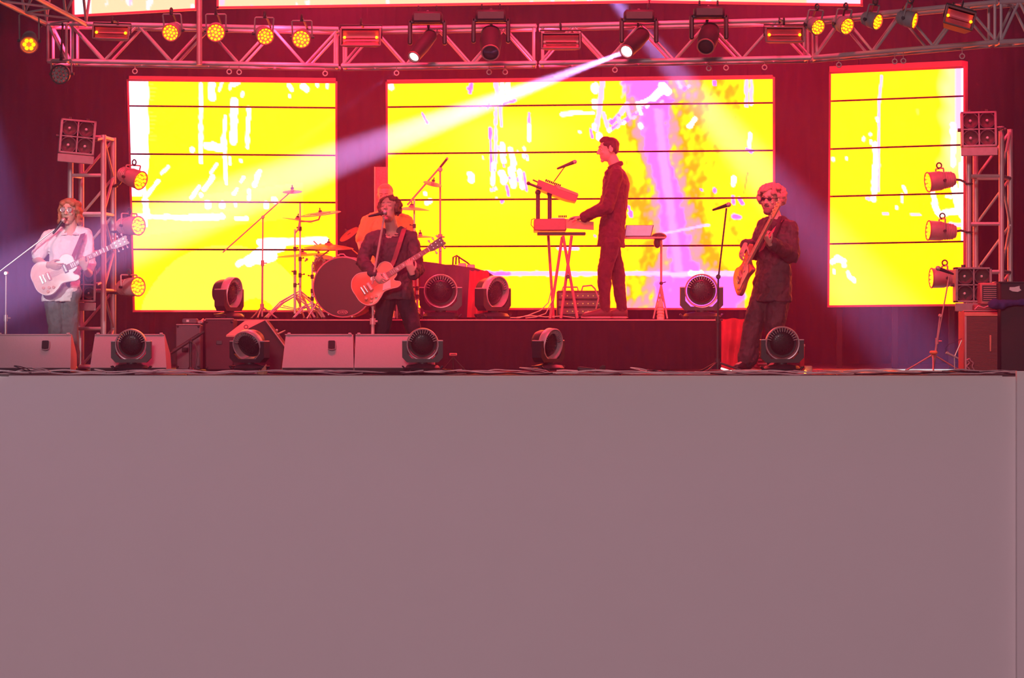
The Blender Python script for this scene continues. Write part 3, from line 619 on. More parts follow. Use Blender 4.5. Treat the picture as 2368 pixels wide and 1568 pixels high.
washhead('moving light in front of the tilted black wedge speaker', 577, 858, 99, FR, -0.45, .35)
washhead('moving light in front of the monitor beside the centre singer', 977, 858, 101, FR, 0.05, .12)
washhead('lone moving light on bare floor in front of the keyboard riser', 1268, 858, 101, FR + .3, 0.95, .15)
washhead('moving light in front of the bass player’s legs', 1808, 860, 107, FR, 0.03, .08)
washhead('moving light on the left end of the riser, turned sideways', 530, 735, 100, 2.9, 1.15, .1, z0=RZ)
washhead('moving light on the riser right behind the centre singer', 1019, 735, 106, 2.75, 0.03, .05, z0=RZ)
washhead('angled moving light on the riser beside the cloth covered cases', 1140, 735, 103, 2.9, 0.85, .12, z0=RZ)
washhead('moving light on the right end of the riser beside the microphone stand', 1622, 735, 107, 2.8, 0.0, .05, z0=RZ)
# hanging moving heads in the truss
def hanging_head(label, x, y, lx, ly, Y, r, lit):
    c = P(x, y, Y); t = thing('hanging_moving_head', label, 'stage light', loc=c + V((0, 0, S(55, Y))))
    k = S(1, Y); g = G().box(c + V((0, .05, 52 * k)), (70 * k, .22, 26 * k), bev=.02); obj('base', g, mat('head_body_dark', (0.07, 0.035, 0.045), 0.5), t)
    g = G()
    for s_ in (-1, 1): g.box(c + V((s_ * 40 * k, .05, 18 * k)), (10 * k, .10, 58 * k), bev=.012)
    g.box(c + V((0, .05, 42 * k)), (88 * k, .10, 10 * k), bev=.012); obj('yoke', g, MATS['head_body_dark'], t)
    L = P(lx, ly, Y - .22); d = (L - c).normalized()
    g = G(); x_, y_, z_ = basis(d); n = (L - c).length
    g.lathe([(r * k * .6, -.12), (r * k * 1.05, -.08), (r * k * 1.15, n * .35), (r * k, n * .85), (r * k * .98, n), (r * k * .8, n + .004), (r * k * .78, n - .02), (.001, n - .022)], c, d, 28); obj('head', g, MATS['head_body_dark'], t)
    g = G().torus(c + d * n, d, r * k * .9, .008, 26, 6); obj('front_ring', g, redrim, t)
    g = G().lathe([(r * k * .78, n - .012), (r * k * .5, n - .002), (.001, n + .004)], c, d, 24); obj('lens', g, lit, t)
    for s_ in (-.6, .6): obj('clamp', G().torus(c + V((s_ * 35 * k, .1, 72 * k)), (1, 0, 0), .03, .009, 14, 6), dkmetal, t)
    hanger(t, x, c + V((0, .1, 68 * k)), r=.014)
    return t, c, d, n
unlit = mat('beam_lens_off', (0.12, 0.04, 0.05), 0.15)
h1 = hanging_head('hanging moving head with a small white lens left of mid truss', 988, 92, 957, 132, -.15, 15, mat('beam_lens_mid', (1, 1, 1), 0.2, emit=(1.0, 0.9, 0.9), es=1.6))
h2 = hanging_head('unlit hanging moving head with a dark round lens in mid truss', 1135, 88, 1134, 122, -.3, 22, unlit)
h3 = hanging_head('hanging moving head throwing the bright white beam', 1478, 88, 1449, 119, -.4, 17, litlens)
h4 = hanging_head('unlit hanging moving head right of the white beam', 1640, 80, 1632, 108, -.6, 21, unlit)
# steel hooks under the truss
for (x, y, Y) in ((312, 165, 0.1), (530, 166, .3), (553, 167, .3), (752, 170, .5), (917, 169, .4), (1131, 167, .2), (1168, 167, .2), (1422, 162, .0), (1639, 158, -.2), (1679, 157, -.3), (1768, 156, -.4), (1940, 150, -.7), (2069, 142, -1.2), (2089, 141, -1.25), (2225, 130, -1.7)):
    tc_ = tchord(x); c = P(x, y, tc_.y); o = obj('lifting_hook', G().torus(c, (0, 1, 0), .021, .006, 18, 6).cyl(c + V((0, 0, .023)), V((c.x, c.y, tc_.z)), .004, n=6), redmetal, origin=c)
    tag(o, 'small steel ring hook hanging beneath the truss', 'hook', 'ring hooks hanging beneath the truss')

# ================================================================ STAGE EQUIPMENT
def at0(px, Y, z=0.0): p = P(px, 0, Y); p.z = z; return p
dkcup = mat('handle_cup', (0.012, 0.008, 0.012), 0.6)
def wedge(label, x0, x1, Y, h=75, ybot=850, ytop=775, shade=None, taper=8, cup=None, skew=0):
    t = thing('floor_monitor', label, 'speaker', at0((x0 + x1) / 2, Y)); zt = P(0, ytop, Y + .1).z; zb = P(0, ybot, Y).z
    X0, X1 = P(x0, 0, Y).x, P(x1, 0, Y).x; k = S(taper, Y); s_ = S(skew, Y)
    pf = [(Y, zb, 0), (Y + .11, zt, 1), (Y + .17, zt + .004, 1), (Y + .46, zb + .12, .35), (Y + .46, .012, 0), (Y + .02, .012, 0)]
    m = shade or carpet; g = G(); n = len(pf)
    vs = [(X0 + k * q[2] + s_ * q[2], q[0], q[1]) for q in pf] + [(X1 - k * q[2] + s_ * q[2], q[0], q[1]) for q in pf]
    g.add(vs, [tuple(range(n)), tuple(range(n, 2 * n))[::-1]] + [(i, (i + 1) % n, n + (i + 1) % n, n + i) for i in range(n)]); cb = obj('cabinet', g, m, t, False)
    g = G().box(((X0 + X1) / 2, Y + .105, zt + .004), (X1 - X0 - 2 * k, .016, .012), bev=.003); 
    obj('top_edge', g, mat('speaker_edge', (0.62, 0.42, 0.46), 0.6), cb)
    for s2 in (X0 + .03 + k, X1 - .03 - k): obj('corner_bumper', G().box((s2 + s_, Y + .115, zt + .012), (.03, .05, .022), bev=.006), m, t)
    if cup:
        c = P(cup, 798, Y + .04); dn = V((0, -1, .35)).normalized()
        g = G().prism([(-.032, -.035), (-.025, -.042), (.025, -.042), (.032, -.035), (.032, .035), (.025, .042), (-.025, .042), (-.032, .035)], c + V((0, -.002, 0)), (1, 0, 0), V((0, .35, 1)).normalized(), .02); obj('handle_cup', g, dkcup, t)
        g = G().tube([c + V(q) for q in ((-.034, -.016, -.037), (0, -.03, -.044), (.034, -.016, -.037), (.036, -.002, .0), (.034, .012, .037), (0, .014, .044), (-.034, .012, .037), (-.036, -.002, 0), (-.034, -.016, -.037))], .004, 6); obj('cup_rim', g, carpet, t)
    obj('gap_shade_strip', G().box(((X0 + X1) / 2, Y + .012, (zb + .012) / 2), (X1 - X0 - .01, .02, zb - .014)), dkcup, t)  # black strip added as the dark shaded gap under the cabinet
    # grille on the musician's side
    a = V(((X0 + X1) / 2, Y + .315, (zt + zb + .12) / 2)); d = V((0, .29, zb + .12 - zt)).normalized(); nn = V((0, -d.z, d.y))
    g = G().box(a + nn * .012, (X1 - X0 - .12, .3, .012), Matrix((V((1, 0, 0)), d, V((1, 0, 0)).cross(d))).transposed()); obj('grille', g, dkmetal, t)
    for s2 in (X0 + .06, X1 - .06):
        obj('rubber_foot', G().cyl((s2, Y + .06, 0), (s2, Y + .06, .02), .018, n=10), blackp, t)
    return t
wedge('floor monitor in front of the guitarist in the white shirt', -14, 163, .55, cup=105, taper=2)
wedge('floor monitor half hidden behind the leftmost moving light', 208, 385, .55, taper=8)
wedge('floor monitor whose oval handle hole shows, below the centre singer', 652, 818, .55, cup=767, taper=5, skew=2)
wedge('floor monitor below the centre singer touching the moving light', 819, 1004, .55, cup=942, taper=2)
# wide side faces of the black centre wedge: a large wedge seen end-on and tilted
def solid(name, label, cat, prof, Y0_, Y1_, m, parts=None):
    """prof = outline in picture pixels measured at depth Y0_"""
    ps = [P(x, y, Y0_) for x, y in prof]; t = thing(name, label, cat, V((sum(p.x for p in ps) / len(ps), Y0_, 0)))
    n = len(ps); g = G().add([tuple(p) for p in ps] + [(p.x, Y1_, p.z) for p in ps], [tuple(range(n)), tuple(range(n, 2 * n))[::-1]] + [(i, (i + 1) % n, n + (i + 1) % n, n + i) for i in range(n)])
    return t, g
t, g = solid('drum_monitor', 'tall black wedge speaker with a lit pale top behind the second moving light', 'speaker', [(541, 856), (541, 776), (612, 741), (657, 800), (648, 856)], 1.0, 1.5, blackp)
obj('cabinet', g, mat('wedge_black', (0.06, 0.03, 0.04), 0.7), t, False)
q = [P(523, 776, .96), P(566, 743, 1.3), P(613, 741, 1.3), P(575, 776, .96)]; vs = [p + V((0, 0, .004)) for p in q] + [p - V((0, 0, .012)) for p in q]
obj('top_panel', G().add(vs, [(0, 1, 2, 3), (7, 6, 5, 4), (0, 4, 5, 1), (1, 5, 6, 2), (2, 6, 7, 3), (3, 7, 4, 0)]), mat('wedge_top_lit', (0.8, 0.36, 0.28), 0.6), t, False)  # orange light on the black wedge's top, put into the panel colour
obj('side_rail', G().cyl(P(614, 741, .98), P(659, 802, .98), .007), redmetal, t)
obj('handle', G().torus(P(569, 756, 1.0), (0, -1, .3), .018, .004, 14, 5), dkmetal, t)
# white microphone clip bits beside it
o = obj('cable_plug', G().tube([P(642, 773, 1.2), P(652, 768, 1.2), P(660, 764, 1.2)], [.008, .007, .004], 8).ell(P(640, 764, 1.2), .012), chrome, origin=P(642, 773, 1.2)); tag(o, 'small bright plug sticking out beside the black wedge speaker', 'plug')
# grey guitar amplifier cabinet with a small head on it
def cab(label, x0, x1, y0, y1, Y, dep, m, name='amplifier_cabinet', edge=True, cat='amplifier'):
    c0, c1 = P(x0, y1, Y), P(x1, y0, Y); c = (c0 + c1) / 2; c.y += dep / 2; t = thing(name, label, cat, V((c.x, Y, c0.z)))
    obj('cabinet', G().box(c, (c1.x - c0.x, dep, c1.z - c0.z), bev=.012), m, t)
    if edge: obj('top_edge', G().box((c.x, Y + .02, c1.z + .001), (c1.x - c0.x, .05, .012), bev=.004), redmetal, t)
    return t, c0, c1
t, c0, c1 = cab('grey upright amplifier cabinet left of the riser', 407, 463, 751, 855.5, 1.6, .3, ampgrey)
obj('recess', G().box(P(428, 809, 1.6), (.062, .012, .046), bev=.004), dkcup, t)
for (x, y) in ((411, 755), (459, 755), (411, 848), (459, 848)): obj('corner_cap', G().ell(P(x, y, 1.6), .012, n=10, m=6), dkmetal, t)
obj('handle', G().tube([P(425, 750, 1.7), P(428, 745, 1.7), P(446, 745, 1.7), P(449, 750, 1.7)], .006), redmetal, t)
t, c0, c1 = cab('small grey amplifier head with a white label on the grey cabinet', 421, 455, 736.6, 748.5, 1.62, .2, ampgrey, 'guitar_amplifier', False)
obj('white_label', G().box(P(434, 742, 1.62), (.025, .006, .022)), white, t)
o = obj('adapter', G().box(P(462, 745, 1.75), (.07, .06, .035), bev=.01).tube([P(463, 745, 1.72), P(470, 738, 1.8), P(474, 742, 1.8)], .008), redmetal, origin=P(462, 748, 1.75)); tag(o, 'small red lit box with a lead at the riser’s left corner', 'adapter')
# boom pole and short stand in front of the grey cabinet
t = thing('mic_stand', 'short black microphone stand with a long sloping boom before the grey cabinet', 'stand', at0(440, 1.3))
obj('pole', G().cyl(at0(441, 1.3, .01), P(441, 789, 1.3), .016), dkmetal, t); obj('boom', G().cyl(P(384, 824, 1.25), P(472, 767, 1.35), .012).cyl(P(400, 813, 1.27), P(462, 773, 1.33), .018), dkmetal, t)
obj('clutch', G().ell(P(441, 790, 1.3), .022), dkmetal, t); obj('counterweight', G().ell(P(386, 825, 1.25), .022), redmetal, t); obj('base', G().lathe([(.11, 0), (.11, .012), (.03, .03), (.02, .05)], at0(441, 1.3), n=20), dkmetal, t)
obj('cable', G().tube([P(441, 789, 1.28), P(452, 797, 1.28), P(457, 820, 1.28), P(453, 850, 1.28), P(446, 857, 1.28)], .004, 5), blackp, t)
# wedge speaker cabinet (dark) between the grey amp and the tall black wedge: riser corner case
t, c0, c1 = cab('tall dark flight case at the riser’s left corner under the sideways moving light', 474, 540, 738, 856, 1.9, .45, mat('case_dark', (0.085, 0.045, 0.06), 0.75), 'flight_case', True, 'case')
for (x, y) in ((478, 744), (536, 744), (478, 850), (536, 850)): obj('corner_cap', G().ell(P(x, y, 1.9), .014, n=10, m=6), dkmetal, t)
obj('latch', G().box(P(507, 792, 1.9), (.06, .012, .04), bev=.004), dkmetal, t)

# ---------------- microphones and stands
mesh_m = mat('mic_grille', (0.55, 0.5, 0.5), 0.35, 0.6, 0.25, 400, 0.3)
def mic(label, p, d, L=.17, r=.024):
    p = V(p); d = V(d).normalized(); t = thing('microphone', label, 'microphone', p)
    obj('body', G().lathe([(.008, -L), (.011, -L * .9), (.017, -L * .3), (.019, -L * .18), (.020, -.012)], p, d, 16), blackp, t)
    obj('head_grille', G().ell(p - d * r * .3, (r, r, r * 1.15), basis(d), 16, 10), mesh_m, t); obj('ring', G().torus(p - d * r * .75, d, r * .86, .003, 16, 5), chrome, t)
    return t
def stand(label, base, joint, end0=None, end1=None, tripod=True, r=.011, legr=.3, m=None, legz=.16, name='mic_stand', low=None, basez=0.0, turn=0.3):
    base, joint = V(base), V(joint); m = m or dkmetal; t = thing(name, label, 'stand', base)
    mid = base.lerp(joint, .55)
    obj('pole', G().cyl(base + V((0, 0, .03)), joint, r * .75).cyl(base + V((0, 0, .03)), mid, r * 1.15), m, t)
    obj('height_clutch', G().cyl(mid - V((0, 0, .03)), mid + V((0, 0, .03)), r * 1.9).tube([mid, mid + V((.045, -.01, .0))], r * .7), m, t)
    if end0 is not None:
        obj('boom', G().cyl(end0, end1, r * .72), m, t)
        j = V(joint); obj('boom_clutch', G().ell(j, r * 2.0).cyl(j + V((0, -.03, 0)), j + V((0, .03, 0)), r * 1.5), m, t)
    if tripod:
        for k in range(3):
            a = turn + 2 * PI * k / 3; e = base + V((legr * math.cos(a), legr * math.sin(a), .012)); s_ = base + V((0, 0, legz)); 
            lg = obj('leg', G().cyl(s_, e, r * .85), m, t); obj('rubber_foot', G().ell(e, r * 1.4, n=10, m=6), blackp, lg)
        obj('hub', G().cyl(base + V((0, 0, legz - .03)), base + V((0, 0, legz + .03)), r * 2.2), m, t)
    else: obj('round_base', G().lathe([(.13, 0), (.13, .012), (.04, .022), (.016, .05)], base, n=28), m, t)
    return t
# left guitarist's boom stand
stand('boom microphone stand at the left edge reaching up to the guitarist in white', at0(12, .9), P(14, 632, .9), P(-30, 650, .9), P(138, 522, 1.0), r=.011, m=chrome)
mic('microphone at the mouth of the guitarist in the white shirt', P(147, 508, 1.0), (.55, .1, .75))
# centre stand (straight, thick upper tube tilted)
stand('pale straight microphone stand held by the centre singer', at0(862, .72), P(862, 645, .72), P(860, 662, .70), P(888, 503, .60), tripod=False, r=.015, m=mat('stand_pale', (0.75, 0.5, 0.48), 0.4, 0.3))
mic('microphone right at the open mouth of the centre singer', P(892, 491, .56), (.95, -.1, .22))
# bassist's stand
stand('slim tripod microphone stand to the left of the bass player', at0(1659, 1.1), P(1661, 640, 1.1), P(1661, 645, 1.1), P(1680, 481, 1.05), r=.012, legr=.26, legz=.1, m=dkmetal, turn=.05)
mic('unused microphone waiting left of the bass player', P(1686, 473, 1.02), (.9, -.2, .3))
o = obj('light_tube', G().cyl(P(1668, 852, 1.02), P(1700, 862, .9), .009, n=10), mat('glow_stick', (1, 1, 1), 0.3, emit=(1, .9, .8), es=2.0), origin=P(1685, 860, 1)); tag(o, 'short white glowing tube at the foot of the slim stand', 'light')
# low stand at the right with a towel-like clip
stand('leaning red lit microphone stand in front of the right amplifier', at0(2158, 1.3), P(2174, 730, 1.3), P(2162, 820, 1.3), P(2196, 634, 1.3), r=.009, m=redmetal, legz=.17, legr=.3, turn=.4)
mic('drooping microphone on the leaning stand at the right', P(2168, 620, 1.3), (-.8, -.1, .3))
obj_ = obj('orange_clamp', G().box(P(2159, 815, 1.25), (.075, .05, .035), bev=.012), mat('orange_clamp', (.9, .3, .12), .5), origin=P(2159, 815, 1.25)); tag(obj_, 'orange clamp on the legs of the leaning stand', 'clamp')
t = thing('instrument_mic', 'small silver microphone on a short arm beside the right amplifier cabinet', 'microphone', P(2206, 830, 1.1))
obj('body', G().cyl(P(2190, 816, 1.1), P(2216, 829, 1.1), .011, .009).cyl(P(2188, 815, 1.1), P(2194, 818, 1.1), .015), chrome, t); obj('arm', G().cyl(P(2207, 826, 1.1), P(2224, 787, 1.1), .006).cyl(P(2207, 826, 1.1), at0(2208, 1.1, .01), .006), chrome, t)
obj('cable', G().tube([P(2189, 815, 1.1), P(2186, 806, 1.1), P(2194, 796, 1.1), P(2210, 790, 1.1), P(2224, 783, 1.1)], .003, 5), blackp, t); obj('base', G().lathe([(.07, 0), (.07, .01), (.01, .02)], at0(2208, 1.1), n=18), dkmetal, t)

# ---------------- drum kit
DY = 3.35; redshell = mat('drum_shell', (0.45, 0.10, 0.11), 0.35); headdk = mat('drum_head', (0.06, 0.012, 0.02), 0.45, 0, 0.1, 40)
def ztop(p): q = V(p); q.z = RZ; return q
t = thing('bass_drum', 'big dark fronted bass drum on the riser', 'drum', ztop(P(793, 0, 3.1)))
c = P(793, 664, 3.1); r = S(69, 3.1)
obj('shell', G().lathe([(r * .99, .02), (r * .99, .42)], c, (.12, 1, 0), 40), redshell, t)
for q in (V((0, .005, 0)), V((.05, .44, 0))): obj('hoop', G().torus(c + q, (.12, 1, 0), r, .010, 48, 8), mat('hoop', (0.62, 0.24, 0.26), 0.4), t)
obj('front_head', G().lathe([(r * .985, .005), (r * .5, -.006), (.001, -.008)], c, (-.12, -1, 0), 48), headdk, t)
for k in range(8):
    a = 2 * PI * k / 8 + .3; e = V((math.cos(a), 0, math.sin(a))); obj('tension_lug', G().cyl(c + e * (r + .012) + V((0, -.02, 0)), c + e * (r + .012) + V((.02, .14, 0)), .007), chrome, t)
tc_ = P(792, 722, 3.02); fc = bpy.data.curves.new('logo_text', 'FONT'); fc.body = 'EVANS'; fc.size = .052; fc.align_x = 'CENTER'; fc.align_y = 'CENTER'; fc.extrude = .001
fo = bpy.data.objects.new('logo_text', fc); sc.collection.objects.link(fo); dg = bpy.context.evaluated_depsgraph_get(); me = bpy.data.meshes.new_from_object(fo.evaluated_get(dg)); bpy.data.objects.remove(fo)
me.transform(Matrix.Translation(tc_ - wm(t).translation) @ Matrix.Rotation(PI / 2, 4, 'X') @ Matrix.Diagonal((.62, .8, 1, 1))); logo = mat('logo_print', (.75, .32, .36), .5)
lt = link_mesh('logo_text', me, logo, t, False)
g = G(); n = 28; g.torus(tc_ + V((0, .004, 0)), (0, 1, 0), .05, .003, 28, 5); vz = tc_.z; g.v = [V((tc_.x + (v.x - tc_.x) * 1.02, v.y, vz + (v.z - vz) * .42)) for v in g.v]; obj('logo_ring', g, logo, t)
for s_ in (-1, 1): obj('spur', G().cyl(c + V((s_ * r * .86, .08, -r * .5)), V((c.x + s_ * (r + .06), c.y - .03, RZ + .01)), .008), chrome, t)
o = obj('bass_drum_claw', G().tube([P(783, 592, 3.1), P(786, 588, 3.1), P(795, 588, 3.1), P(799, 593, 3.1), P(812, 597, 3.1), P(826, 605, 3.1)], .008, 6).ell(P(782, 591, 3.1), .014), redmetal, t)
# toms, snare
def drum(label, c, r, h, ax=(0, 0, 1), name='tom_drum', legs=0):
    c = V(c); ax = V(ax).normalized(); t = thing(name, label, 'drum', c)
    obj('shell', G().lathe([(r, -h / 2), (r, h / 2)], c, ax, 32), redshell, t)
    for s_ in (-1, 1): obj('hoop', G().torus(c + ax * s_ * h / 2, ax, r + .006, .008, 32, 6), chrome, t)
    obj('drum_head', G().lathe([(r, h / 2 + .003), (r * .6, h / 2 + .005), (.001, h / 2 + .006)], c, ax, 32), mat('drum_skin', (.7, .5, .5), .5), t)
    x, y, _ = basis(ax)
    for k in range(6):
        a = PI * k / 3; e = (x * math.cos(a) + y * math.sin(a)) * (r + .01); obj('tension_lug', G().cyl(c + e - ax * h * .35, c + e + ax * h * .35, .006), chrome, t)
    for k in range(legs):
        a = .5 + 2 * PI * k / legs; e = V((math.cos(a), math.sin(a), 0)) * (r + .02); q = V((c.x + e.x, c.y + e.y, RZ + .01)); obj('leg', G().cyl(V((q.x, q.y, c.z)), q, .007), chrome, t)
    return t
drum('red shelled tom drum tucked behind the left rim of the bass drum', P(748, 612, 3.55), S(22, 3.5), S(34, 3.5), (.15, -.2, 1))
drum('floor tom on three legs half hidden behind the centre singer', P(958, 660, 3.5), S(30, 3.5), S(66, 3.5), legs=3)
drum('shallow snare drum behind the bass drum', P(852, 625, 3.7), S(30, 3.7), S(24, 3.7), (0, -.2, 1), 'snare_drum')
def cymbal(label, c, r, tilt, m=brass, holes=False, dome=.02):
    c = V(c); ax = V((tilt[0], tilt[1], 1)).normalized(); t = thing('cymbal', label, 'cymbal', c)
    if holes:
        g = G(); x, y, d = basis(ax); n = 48
        for s_ in (0, .003):
            pass
        # ring of plate with round openings: outer band, inner disc, spokes between the openings
        g.lathe([(r, -.006), (r * .99, -.003), (r * .78, .003), (r * .78, .0)], c, ax, 40, False); g.lathe([(r * .5, .0), (r * .5, .008), (r * .2, .014), (.001, .026)], c, ax, 32)
        for k in range(8):
            a = 2 * PI * k / 8; e = x * math.cos(a) + y * math.sin(a); f_ = d.cross(e); p = c + e * r * .64 + d * .004
            g.add([p + e * (-r * .16) - f_ * r * .13, p + e * (r * .16) - f_ * r * .16, p + e * (r * .16) + f_ * r * .16, p - e * (r * .16) + f_ * r * .13], [(0, 1, 2, 3)])
        obj('plate', g, m, t)
    else: obj('plate', G().lathe([(r, -dome), (r * .75, -dome * .55), (r * .35, -dome * .05), (r * .18, .0), (r * .14, .016), (.012, .024), (.012, .020), (r * .14, .011), (r * .2, -.006), (r * .75, -dome * .55 - .004), (r, -dome - .002)], c, ax, 40, False), m, t)
    obj('wing_nut', G().cyl(c + ax * .02, c + ax * .06, .006).cyl(c + ax * .02, c + ax * .035, .02, .016, 14), dkmetal, t)
    return t
redbrass = mat('cymbal_red', (0.72, 0.33, 0.28), 0.4, 0.4)
cymbal('large flat crash cymbal above the left of the bass drum', P(760, 566, 3.3), S(58, 3.3), (.02, -.09), brass, dome=.035)
cymbal('cymbal with round openings on the tall double stand', P(741, 494, 3.5), S(48, 3.5), (-.12, -.12), redbrass, True)
cymbal('thin cymbal edge-on just below the one with openings', P(688, 507, 3.6), S(38, 3.6), (.17, -.02), redbrass, dome=.012)
cymbal('small tilted cymbal highest up at the left of the drum kit', P(676, 441, 3.22), S(23, 3.2), (-.02, -.22), redbrass, dome=.012)
cymbal('low cymbal edge-on left of the bass drum stands', P(700, 588, 3.8), S(60, 3.8), (-.08, .02), redbrass, dome=.01)
cymbal('dark tilted cymbal high on the stand right of the drummer', P(1001, 423, 3.7), S(22, 3.7), (.25, -.28), redbrass, dome=.012)
cymbal('ride cymbal edge-on behind the centre singer’s shoulder', P(952, 479, 3.6), S(42, 3.6), (.03, -.04), redbrass, dome=.03)
cymbal('cymbal edge-on right below the ride cymbal', P(972, 545, 3.6), S(30, 3.6), (-.03, -.02), redbrass, dome=.02)
t = cymbal('narrow upturned splash cymbal beside the drummer’s elbow', P(806, 540, 3.3), S(26, 3.3), (-.75, .35), redbrass, dome=.01)
def hstand(label, px, Y, ytop, legw=36, arm=None, x2=None, dbl=True):
    b = at0(px, Y, RZ); top = P(x2 or px, ytop, Y); t = thing('cymbal_stand', label, 'stand', b)
    obj('tube', G().cyl(b + V((0, 0, .06)), b.lerp(top, .52), .014), chrome, t); obj('tube', G().cyl(b.lerp(top, .48), top, .009), chrome, t)
    for f_ in (.38, .52, .78): c = b.lerp(top, f_); dx = RN.choice((-1, 1)) * RN.uniform(.025, .045); obj('clutch', G().cyl(c - V((0, 0, .022)), c + V((0, 0, .022)), .018).tube([c, c + V((dx, -.01, .012))], .005).ell(c + V((dx, -.01, .012)), .009, n=8, m=5), dkmetal, t)
    lw = S(legw, Y)
    for k in range(3):
        a = 3.4 + 2 * PI * k / 3; e = b + V((lw * math.cos(a), lw * .8 * math.sin(a), .012)); q = b + V((0, 0, lw * .82))
        for s_ in ((-.012, .012) if dbl else (0,)):
            lg = obj('leg', G().tube([q + V((0, 0, s_)), q.lerp(e, .5) + V((0, 0, s_ + .035)), e + V((0, 0, s_ * .4 + .005))], .0075), chrome, t)
        obj('leg_brace', G().cyl(b + V((0, 0, .10)), q.lerp(e, .52), .005), chrome, t); obj('rubber_foot', G().ell(e, .015, n=10, m=6), blackp, t)
    if arm: obj('arm', G().tube([P(*a) for a in arm], .009), chrome, t)
    return t
hstand('tall double braced stand left of the bass drum carrying the cymbal with openings', 694, 3.5, 470, 78, [(694, 512, 3.5), (722, 512, 3.5), (737, 508, 3.5), (741, 497, 3.5)])
hstand('second hardware stand just left of the bass drum', 682, 3.35, 530, 70, [(682, 540, 3.35), (690, 530, 3.35), (694, 505, 3.35)])
hstand('short hardware stand holding the large crash cymbal', 722, 3.3, 612, 44, [(722, 612, 3.3), (744, 592, 3.3), (760, 580, 3.3), (761, 560, 3.3)])
hstand('hardware stand rising behind the centre singer’s shoulder', 958, 3.6, 462, 30, [(958, 475, 3.6), (952, 479, 3.6)])
hstand('hi hat stand with pedal right of the singer', 965, 3.3, 600, 30, [(965, 634, 3.3), (985, 628, 3.3), (992, 624, 3.3)])
t = thing('bass_drum_pedal', 'bass drum pedal showing at the foot of the drum kit', 'pedal', at0(905, 3.3, RZ)); obj('footboard', G().box(at0(905, 3.3, RZ + .05), (.09, .28, .015), Matrix.Rotation(.25, 3, 'X'), bev=.004), chrome, t)
obj('frame', G().tube([at0(892, 3.2, RZ + .01), at0(892, 3.2, RZ + .2), at0(918, 3.2, RZ + .2), at0(918, 3.2, RZ + .01)], .01), chrome, t); obj('beater', G().cyl(at0(905, 3.2, RZ + .2), at0(905, 3.1, RZ + .3), .006).ell(at0(905, 3.1, RZ + .3), .025), dkmetal, t)
t = thing('drum_rack_clamp', 'cluster of clamps and short arms above the bass drum', 'clamp', P(728, 600, 3.4))
for i in range(9):
    a = P(RN.uniform(706, 752), RN.uniform(560, 612), 3.4); b = a + V((RN.uniform(-.09, .09), RN.uniform(-.03, .03), RN.uniform(-.08, .08))); obj('arm', G().cyl(a, b, .008).ell(a, .015, n=8, m=6), chrome, t)
t = thing('drum_stool', 'round drum stool under the drummer', 'stool', at0(893, 3.95, RZ)); obj('seat', G().lathe([(.001, .44), (.15, .44), (.17, .47), (.16, .5), (.001, .51)], at0(893, 3.95, RZ), n=24), blackp, t); obj('post', G().cyl(at0(893, 3.95, RZ + .1), at0(893, 3.95, RZ + .46), .02), chrome, t)
for k in range(3):
    a = 2 * PI * k / 3; obj('leg', G().cyl(at0(893, 3.95, RZ + .22), at0(893, 3.95, RZ + .01) + V((.24 * math.cos(a), .12 * math.sin(a), 0)), .01), chrome, t)
# drum overhead mic stands
stand('tall thin boom stand standing left of the drum kit', at0(606, 3.2, RZ), P(608, 502, 3.2), P(515, 584, 3.2), P(674, 442, 3.2), r=.009, legr=.16, legz=.13, m=redmetal)
stand('tall boom stand with a heavy clutch right of the drummer', at0(1018, 3.9, RZ), P(1018, 392, 3.9), P(942, 474, 3.9), P(1034, 368, 3.9), r=.013, legr=.16, legz=.3, m=redmetal)
obj_ = thing('instrument_mic', 'slim overhead microphone at the tip of the right drum boom', 'microphone', P(1030, 373, 3.9)); obj('body', G().cyl(P(1018, 387, 3.9), P(1034, 367, 3.9), .013), blackp, obj_); obj('tip', G().ell(P(1034, 367, 3.9), .015), mesh_m, obj_)
# red upright panel behind the drummer
t = thing('upright_panel', 'upright red speckled panel behind the drummer', 'panel', at0(881, 4.3, 0)); c0, c1 = P(867, 620, 4.3), P(896, 386, 4.3)
obj('board', G().box(((c0.x + c1.x) / 2, 4.34, (c1.z) / 2), (c1.x - c0.x, .06, c1.z), bev=.006), mat('speckled_panel', (0.62, 0.16, 0.17), 0.6, 0, 0.6, 45, 0.4), t); obj('edge', G().box((c0.x, 4.3, c1.z / 2), (.012, .07, c1.z), bev=.003), redmetal, t)
# ---------------- cloth covered cases right of the drums
t = thing('covered_cases', 'cases draped in a red and black cloth on the riser', 'case', at0(1050, 3.4, RZ))
g = G(); xs = np.linspace(972, 1146, 34); top = lambda x: np.interp(x, [972, 1008, 1030, 1052, 1056, 1085, 1100, 1112, 1128, 1146], [604, 608, 612, 612, 614, 618, 620, 624, 628, 640]); vs = []; nz_ = 9
for j in range(nz_):
    for i, x in enumerate(xs):
        ty = top(x); y = ty + (735 - ty) * j / (nz_ - 1); Yp = 3.25 + .02 * math.sin(i * 1.1) * (j / nz_ + .3) + .015 * math.sin(i * .43 + j * .7) - .02 * j / nz_; xx = x + (j / nz_) * 4 * math.sin(i * .5)
        p = P(xx, y, Yp); vs.append(p)
fs = [(j * 34 + i, j * 34 + i + 1, (j + 1) * 34 + i + 1, (j + 1) * 34 + i) for j in range(nz_ - 1) for i in range(33)]
b = len(vs); vs += [vs[i] + V((0, .45, 0)) for i in range(34)]; fs += [(i, b + i, b + i + 1, i + 1) for i in range(33)]
obj('dark_drape', g.add(vs, fs), mat('drape_dark', (0.10, 0.05, 0.07), .9, 0, .2, 8), t)
g = G(); vs = []
